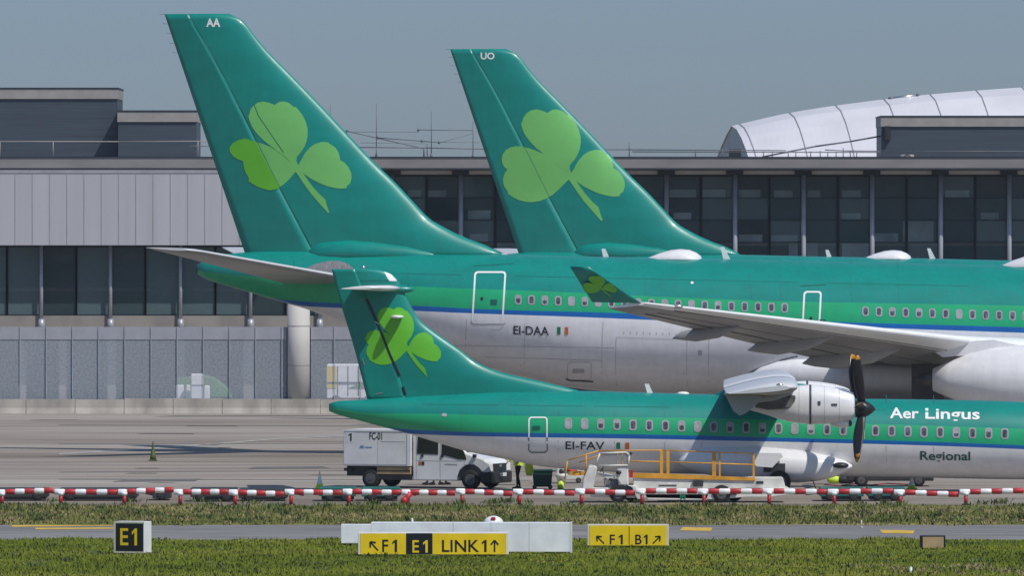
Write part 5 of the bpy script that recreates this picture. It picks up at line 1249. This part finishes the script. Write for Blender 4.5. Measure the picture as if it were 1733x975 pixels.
# ---- bin, bucket and small items near the person
b = local('waste_bin', 918, 828, 'dark green wheeled bin right of the person in the lime vest', 'bin', 0)
MB('bin_green').loft([[(-.36 * k, -.3 * k, z), (.36 * k, -.3 * k, z), (.36 * k, .3 * k, z), (-.36 * k, .3 * k, z)] for z, k in ((.08, .86), (.62, 1.0))], smooth=False).build('body', b)
MB('bin_green').prism([(-.39, -.33, .62), (.39, -.33, .62), (.36, -.33, .7), (-.36, -.33, .7)], (0, .66, 0)).build('lid', b, bevel=.02)
for x in (-.28, .28): add_wheel(b, (x, -.28, .08), (0, 1, 0), .08, .05)
b = local('bucket_stand', 950, 824, 'white bucket on a stand with a black ball shaped top, beside the green bin', 'bucket', 0)
MB('gse_white').loft([[(r * math.cos(2 * PI * j / 16), r * math.sin(2 * PI * j / 16), z) for j in range(16)] for z, r in ((0.02, .14), (.3, .15), (.34, .2), (.46, .23))]).build('bucket', b)
MB('black_plastic').ell((0, 0, .54), (.09, .09, .1), n=12, k=8).build('ball_top', b)
b = local('hose_reel', 965, 818, 'white box with red fittings behind the orange rail end', 'equipment box', 0)
MB('gse_white').bb((-.5, 0, .12), (.5, .5, .62)).build('body', b, bevel=.03); MB('red_paint').tube((-.2, -.03, .5), (.25, -.03, .42), .05, n=8).build('red_fitting', b)
for x in (-.3, .3): add_wheel(b, (x, 0, .1), (0, 1, 0), .1, .08)
b = local('lime_canister', 949, 828, 'small lime green canister on the ground beside the white bucket', 'canister', 0)
MB('lime').loft([[(r * math.cos(2 * PI * j / 14), r * math.sin(2 * PI * j / 14), z) for j in range(14)] for z, r in ((0, .11), (.03, .12), (.2, .12), (.25, .07), (.29, .04))]).build('body', b)
MB('black_plastic').tube((0, 0, .285), (0, 0, .33), .04, n=8).build('cap', b)
YR = gy(834.5)
p0, p1 = at(1383, 834, YR), at(1366, 787, YR); m = MB(['red_paint', 'steel_thin']); m.tube(lerp(p0, p1, .42), p1, .055, .05, 8, 0); m.tube(p0, lerp(p0, p1, .42), .02, .02, 6, 1); m.ell(p1, (.08, .06, .06), 0, 8, 6)
m.tube(p1, p1 + Vector((-.12, 0, .5)), .006, .006, 4, 1)
tag(m.build('red_pole'), 'slanted red pole with thin metal foot leaning beside the wheel fairing', 'pole')
# low dark tow tractor under the turboprop
b = local('tow_tractor', 1505, 824, 'low dark tow tractor behind the turboprop belly near its right cone', 'tractor', 0)
MB('gse_dark').prism([(-1.5, 0, .2), (1.6, 0, .2), (1.6, 0, .62), (.6, 0, .66), (.45, 0, .5), (-.5, 0, .5), (-.6, 0, .62), (-1.5, 0, .55)], (0, 1.3, 0)).build('body', b, bevel=.04)
MB('rubber').bb((-.45, .3, .5), (.1, 1.0, .64)).build('seat', b, bevel=.03)
for x in (-1.0, 1.05):
    for y in (.02, 1.28): add_wheel(b, (x, y, .24), (0, 1, 0), .24, .2)
b = local('lime_bag', 1411, 819, 'lime bag lying with a dark bag on the apron left of the tow tractor', 'bag', 0)
MB('lime').ell((0, 0, .14), (.26, .16, .15), n=14, k=8, zmin=-.9).build('body', b); MB('black_plastic').path([(-.12, 0, .26), (-.06, 0, .34), (.06, 0, .34), (.12, 0, .26)], .012).build('strap', b)
b = local('dark_bag', 1432, 819, 'dark holdall lying beside the lime bag', 'bag', 0)
MB('gse_dark').ell((0, 0, .14), (.36, .2, .16), n=14, k=8, zmin=-.85).build('body', b); MB('black_plastic').path([(-.15, 0, .28), (-.08, 0, .38), (.08, 0, .38), (.15, 0, .28)], .012).build('strap', b)
m = MB('red_paint'); m.path([((x - CX) * gy(y) / F, gy(y), .03) for x, y in ((1395, 822), (1420, 824), (1445, 821), (1475, 823), (1500, 820), (1540, 822))], .022, n=6)
tag(m.build('red_hose'), 'thin red hose lying on the apron under the propeller airliner', 'hose')

# ---- people
def person(px, Y, yaw, label, stride=0.25, arm=(0.3, 0.35), lean=0.0, facing=1):
    t = thing('person', ((px - CX) * Y / F, Y, 0), label, 'person', 'ground crew', math.radians(yaw) if yaw else 1e-9)
    V = []; E = []; Rr = []
    def v(x, y, z, r, parent=None):
        V.append((x, y, z)); Rr.append(r); i = len(V) - 1
        if parent is not None: E.append((parent, i))
        return i
    pel = v(0, 0, .93, .135); sp_ = v(lean * .4, 0, 1.12, .12, pel); ch = v(lean, 0, 1.32, .14, sp_); nk = v(lean * 1.25, 0, 1.5, .055, ch); hd = v(lean * 1.4 + .01, 0, 1.6, .085, nk); tp_ = v(lean * 1.45 + .01, 0, 1.71, .075, hd)
    v(lean * 1.4 + .1, 0, 1.6, .02, hd)
    for s_ in (-1, 1):
        hip = v(.0, s_ * .1, .88, .1, pel); kn = v(stride * .45 * s_ + .03, s_ * .1, .49, .062, hip); an = v(stride * s_ - .02, s_ * .1, .09, .042, kn); v(stride * s_ + .17, s_ * .11, .035, .036, an)
        sh = v(lean, s_ * .2, 1.4, .062, ch); el = v(lean + arm[0] * .4 * (1 if s_ < 0 else .3), s_ * .27, 1.14, .046, sh); wr = v(lean + arm[1] * (1 if s_ < 0 else .4), s_ * .25, .93 + arm[1] * .3, .032, el)
        pa = v(lean + arm[1] * (1 if s_ < 0 else .4) + .06, s_ * .25, .88 + arm[1] * .3, .034, wr); bx_, by_, bz_ = V[pa]
        for f, ln_ in ((-.03, .07), (-.01, .082), (.01, .078), (.03, .062)):
            k1 = v(bx_ + .03, by_ + f, bz_ - ln_ * .55, .009, pa); v(bx_ + .045, by_ + f, bz_ - ln_, .008, k1)
        k1 = v(bx_ + .03, by_ - s_ * .045, bz_ - .01, .01, pa); v(bx_ + .05, by_ - s_ * .05, bz_ - .04, .009, k1)
    me = bpy.data.meshes.new('body'); me.from_pydata(V, E, []); o = bpy.data.objects.new('body', me); COL.objects.link(o)
    sk_ = o.modifiers.new('skin', 'SKIN'); o.modifiers.new('sub', 'SUBSURF').levels = 1
    for i, r in enumerate(Rr): me.skin_vertices[0].data[i].radius = (r, r)
    me.skin_vertices[0].data[0].use_root = True
    dg = bpy.context.evaluated_depsgraph_get(); dg.update(); m2 = bpy.data.meshes.new_from_object(o.evaluated_get(dg))
    o.modifiers.clear(); o.data = m2; m2.materials.clear()
    for mm in ('navy_cloth', 'skin', 'lime'): m2.materials.append(MATS[mm])
    for p in m2.polygons:
        c = p.center; p.use_smooth = True
        hand = abs(c.y) > .2 and c.z < 1.0 and c.x > lean + .02
        p.material_index = 1 if c.z > 1.47 or hand else (2 if c.z > .95 and abs(c.y) > .17 else 0)
    o.parent = t
    vest = [[(lean * lerp(.2, 1, (z - .86) / .5) + rx * math.cos(q), ry * math.sin(q), z) for q in [2 * PI * j / 18 for j in range(18)]] for z, rx, ry in ((.84, .165, .215), (1.0, .16, .2), (1.15, .16, .2), (1.3, .17, .225), (1.42, .14, .2), (1.47, .08, .11))]
    vm = MB(['lime', 'barrier_white']).loft(vest, fm=lambda i, j: 1 if i == 1 or j in (3, 5) and i > 1 else 0, cap0=False, cap1=False).build('vest', t)
    MB('hair_dark').ell((lean * 1.45 - .005, 0, 1.7), (.1, .088, .085), n=14, k=8, zmin=-.4).build('hair', t)
    for s_ in (-1, 1): MB('black_plastic').bb((s_ * stride - .07, s_ * .1 - .05, 0), (s_ * stride + .18, s_ * .1 + .05, .08)).build('shoe', t, bevel=.03)
    return t
person(877, 292.6, 205, 'person in a lime vest and dark trousers walking under the turboprop fuselage', .1, (.3, .25))
person(728, 297.6, 160, 'person behind the van whose legs show under its rear door', .09, (.1, .1))
person(750, 297.9, -20, 'person behind the van whose legs show left of its front wheel', .08, (.1, .1))
b = local('hi_vis_coat', 894, 803, 'lime jacket hanging beside the person under the fuselage', 'jacket', 0, Y=292.0)

# ---- taxiway signs
def sign_box(name, px0, px1, pyt, pyb, Y, depth, yaw, label, mback='sign_white'):
    """box with its front face on the pixel rectangle's width; local x right, y away, z up"""
    c = math.cos(math.radians(yaw)); x0 = (px0 - CX) * Y / F; wd = (px1 - px0) * Y / F / c; zt = at(0, pyt, Y).z
    t = thing(name, (x0, Y, 0), label, 'sign', 'taxiway guidance signs', math.radians(yaw) if yaw else 1e-9)
    MB(mback).bb((0, 0, .06), (wd, depth, zt)).build('housing', t, bevel=.012)
    lg_ = MB('gse_dark')
    for f in (.12, .88): lg_.tube((wd * f, depth / 2, 0), (wd * f, depth / 2, .07), .05, n=8)
    lg_.build('leg', t)
    return t, wd, zt, c
def arrow(mb, x, z, h, ang, y):
    d = Vector((math.sin(ang), 0, math.cos(ang))); c = Vector((x, y, z)); a, b_ = c - d * h / 2, c + d * h / 2; n = Vector((0, 1, 0))
    stroke(mb, a, b_ - d * .02, h * .13, n)
    for s_ in (-1, 1):
        q = Vector((math.sin(ang + s_ * 2.45), 0, math.cos(ang + s_ * 2.45)))
        o = Vector((0, -.0015 * (s_ + 2), 0)); stroke(mb, b_ + o, b_ + q * h * .5 + o, h * .13, n)
def glyphs(par, items, m, y):
    lt = MB(m)
    for body, x0, x1, z0_, z1_ in items:
        if body == '1':
            w_ = (x1 - x0); h_ = z1_ - z0_
            lt.add([(x0 + w_ * fx, y, z0_ + h_ * fz) for fx, fz in ((.5, 0), (1, 0), (1, 1), (.62, 1), (0, .8), (0, .62), (.5, .78))], [list(range(7))], 0); continue
        text_on(lt, body, (x0, y, z0_), (x1 - x0, 0, 0), (0, 0, z1_ - z0_), bold=.012)
    return lt
# black E1 location sign turned a little to the left
t, wd, zt, c = sign_box('location_sign', 193, 245, 883, 938, gy(939.5), .5, -22, 'black location sign reading E1 in yellow, in the left grass', 'sign_white')
k = wd / 52.0
pnl = MB('sign_black').bb((3 * k, -.012, .1), (wd - 1.5 * k, -.001, zt - .05)).build('face', t)
glyphs(None, [('E', 11 * k, 25 * k, .27, zt - .19), ('1', 31 * k, 40 * k, .27, zt - .19)], 'sign_yellow', -.016).build('lettering', pnl)
fr_ = MB('frame_cream'); fr_.bb((0, -.014, zt - .05), (wd, -.001, zt)); fr_.bb((0, -.014, .05), (3 * k, -.001, zt - .051)); fr_.bb((3 * k, -.014, .05), (wd, -.001, .099)); fr_.build('frame', t)
# long yellow direction sign
Yg = gy(943)
t, wd, zt, c = sign_box('direction_sign', 606, 861, 901.5, 938, Yg, .3, 0, 'yellow sign with arrows reading F1, E1 and LINK1 in front of the white sign backs', 'sign_white')
k = wd / 255.0; X = lambda px: (px - 606) * k
fy = MB('sign_yellow').bb((X(610), -.012, .07), (X(687), -.001, zt - .035)).bb((X(732), -.012, .07), (X(857), -.001, zt - .035)).build('face', t)
fb = MB('sign_black').bb((X(687.2), -.014, .07), (X(731.8), -.001, zt - .03)).build('black_panel', t)
Z = lambda py: at(0, py, Yg).z
g_ = glyphs(None, [('F', X(647), X(657), Z(935), Z(914)), ('1', X(664), X(672), Z(935), Z(914)), ('LINK', X(748), X(811), Z(935), Z(914.5)), ('1', X(815.5), X(823.5), Z(935), Z(914.5))], 'sign_black', -.017)
arrow(g_, X(633), Z(925), .33, math.radians(-42), -.017); arrow(g_, X(837), Z(925), .33, 0, -.017); g_.build('lettering', fy)
glyphs(None, [('E', X(698), X(709), Z(936), Z(915)), ('1', X(716), X(724), Z(936), Z(915))], 'sign_yellow', -.019).build('lettering', fb)
# white backs of the signs behind
t, wd, zt, c = sign_box('sign_back', 628, 966, 884.5, 938, gy(938), .42, -3, 'long white back of a taxiway sign behind the yellow LINK1 sign', 'sign_grey')
pj = MB('panel_line')
for f in (.41, .6, .79): pj.bb((wd * f, -.004, .08), (wd * f + .012, -.0005, zt))
pj.build('panel_joint', t)
MB('sign_white').bb((wd - .02, -.01, .04), (wd + .02, .43, zt + .015)).build('end_panel', t)
MB('sign_white').ell((wd * .205, .1, zt + .04), (.035, .035, .08), n=10, k=8).build('lamp', t)
t, wd, zt, c = sign_box('sign_back', 577, 640, 888, 921, gy(924), .3, 0, 'smaller white sign back left behind the yellow LINK1 sign', 'sign_grey')
Yg = gy(928)
t, wd, zt, c = sign_box('direction_sign', 994, 1132, 888, 922, Yg, .3, 0, 'yellow sign with arrows reading F1 and B1 right of the white sign back', 'frame_cream')
k = wd / 138.0; X = lambda px: (px - 994) * k
fy = MB('sign_yellow').bb((X(998), -.012, .07), (X(1128), -.001, zt - .04)).build('face', t)
Z = lambda py: at(0, py, Yg).z
g_ = glyphs(None, [('F', X(1032), X(1040.5), Z(922), Z(905.5)), ('1', X(1047), X(1054), Z(922), Z(905.5)), ('B', X(1075), X(1086), Z(922), Z(905.5)), ('1', X(1089.5), X(1096), Z(922), Z(905.5))], 'sign_black', -.016)
arrow(g_, X(1016), Z(914.5), .3, math.radians(-45), -.016); arrow(g_, X(1111), Z(914.5), .3, math.radians(45), -.016)
g_.bb((X(1064.2), -.016, .1), (X(1065.4), -.0125, zt - .05)); g_.build('lettering', fy)
t, wd, zt, c = sign_box('marker_sign', 1557, 1600, 907, 928, gy(931), .25, 0, 'small orange yellow marker board at the right edge of the grass', 'sign_black')
MB('tan_panel').bb((.08, -.012, .05), (wd - .05, -.001, zt - .04)).build('face', t)
# small things by the taxiway
Yd = gy(892)
t = thing('wind_marker', ((835 - CX) * Yd / F, Yd, 0), 'white and red rounded marker peeping over the long sign back', 'marker')
q = at(835, 885, Yd); MB('barrier_white').ell((q.x, Yd, .08), (.32, .3, .26), n=18, k=10, zmin=-.2).build('dome', t); MB('red_paint').box((q.x, Yd - .22, .25), (.14, .12, .12)).build('red_cap', t, bevel=.03)
Yd = gy(894); q = at(1458, 894, Yd); m = MB('frame_cream').tube((q.x, Yd, 0), (q.x, Yd, .24), .018, n=6).tube((q.x, Yd, .0), (q.x, Yd, .03), .05, n=8)
tag(m.build('marker_stake'), 'thin pale stake at the edge of the grass strip, right of the yellow dashes', 'stake')
Yd = gy(974.5); q = at(1541.5, 974, Yd); m = MB('sign_white').tube((q.x, Yd, 0), (q.x, Yd, .2), .045, .04, n=10).ell((q.x, Yd, .2), (.042, .042, .03), n=10, k=6)
tag(m.build('marker_post'), 'short white post in the grass at the bottom right', 'post')
# jacket held up beside the person
MB('lime').loft([[(x0 * .2 + rx * math.cos(q), .07 * math.sin(q), z) for q in [2 * PI * j / 14 for j in range(14)]] for z, rx, x0 in ((.5, .1, .2), (.62, .12, .1), (.8, .13, 0), (.95, .11, 0), (1.0, .05, 0))]).build('jacket_body', b)
MB('lime').tube((.1, 0, .93), (.17, 0, .6), .05, .04, 8).build('sleeve', b)
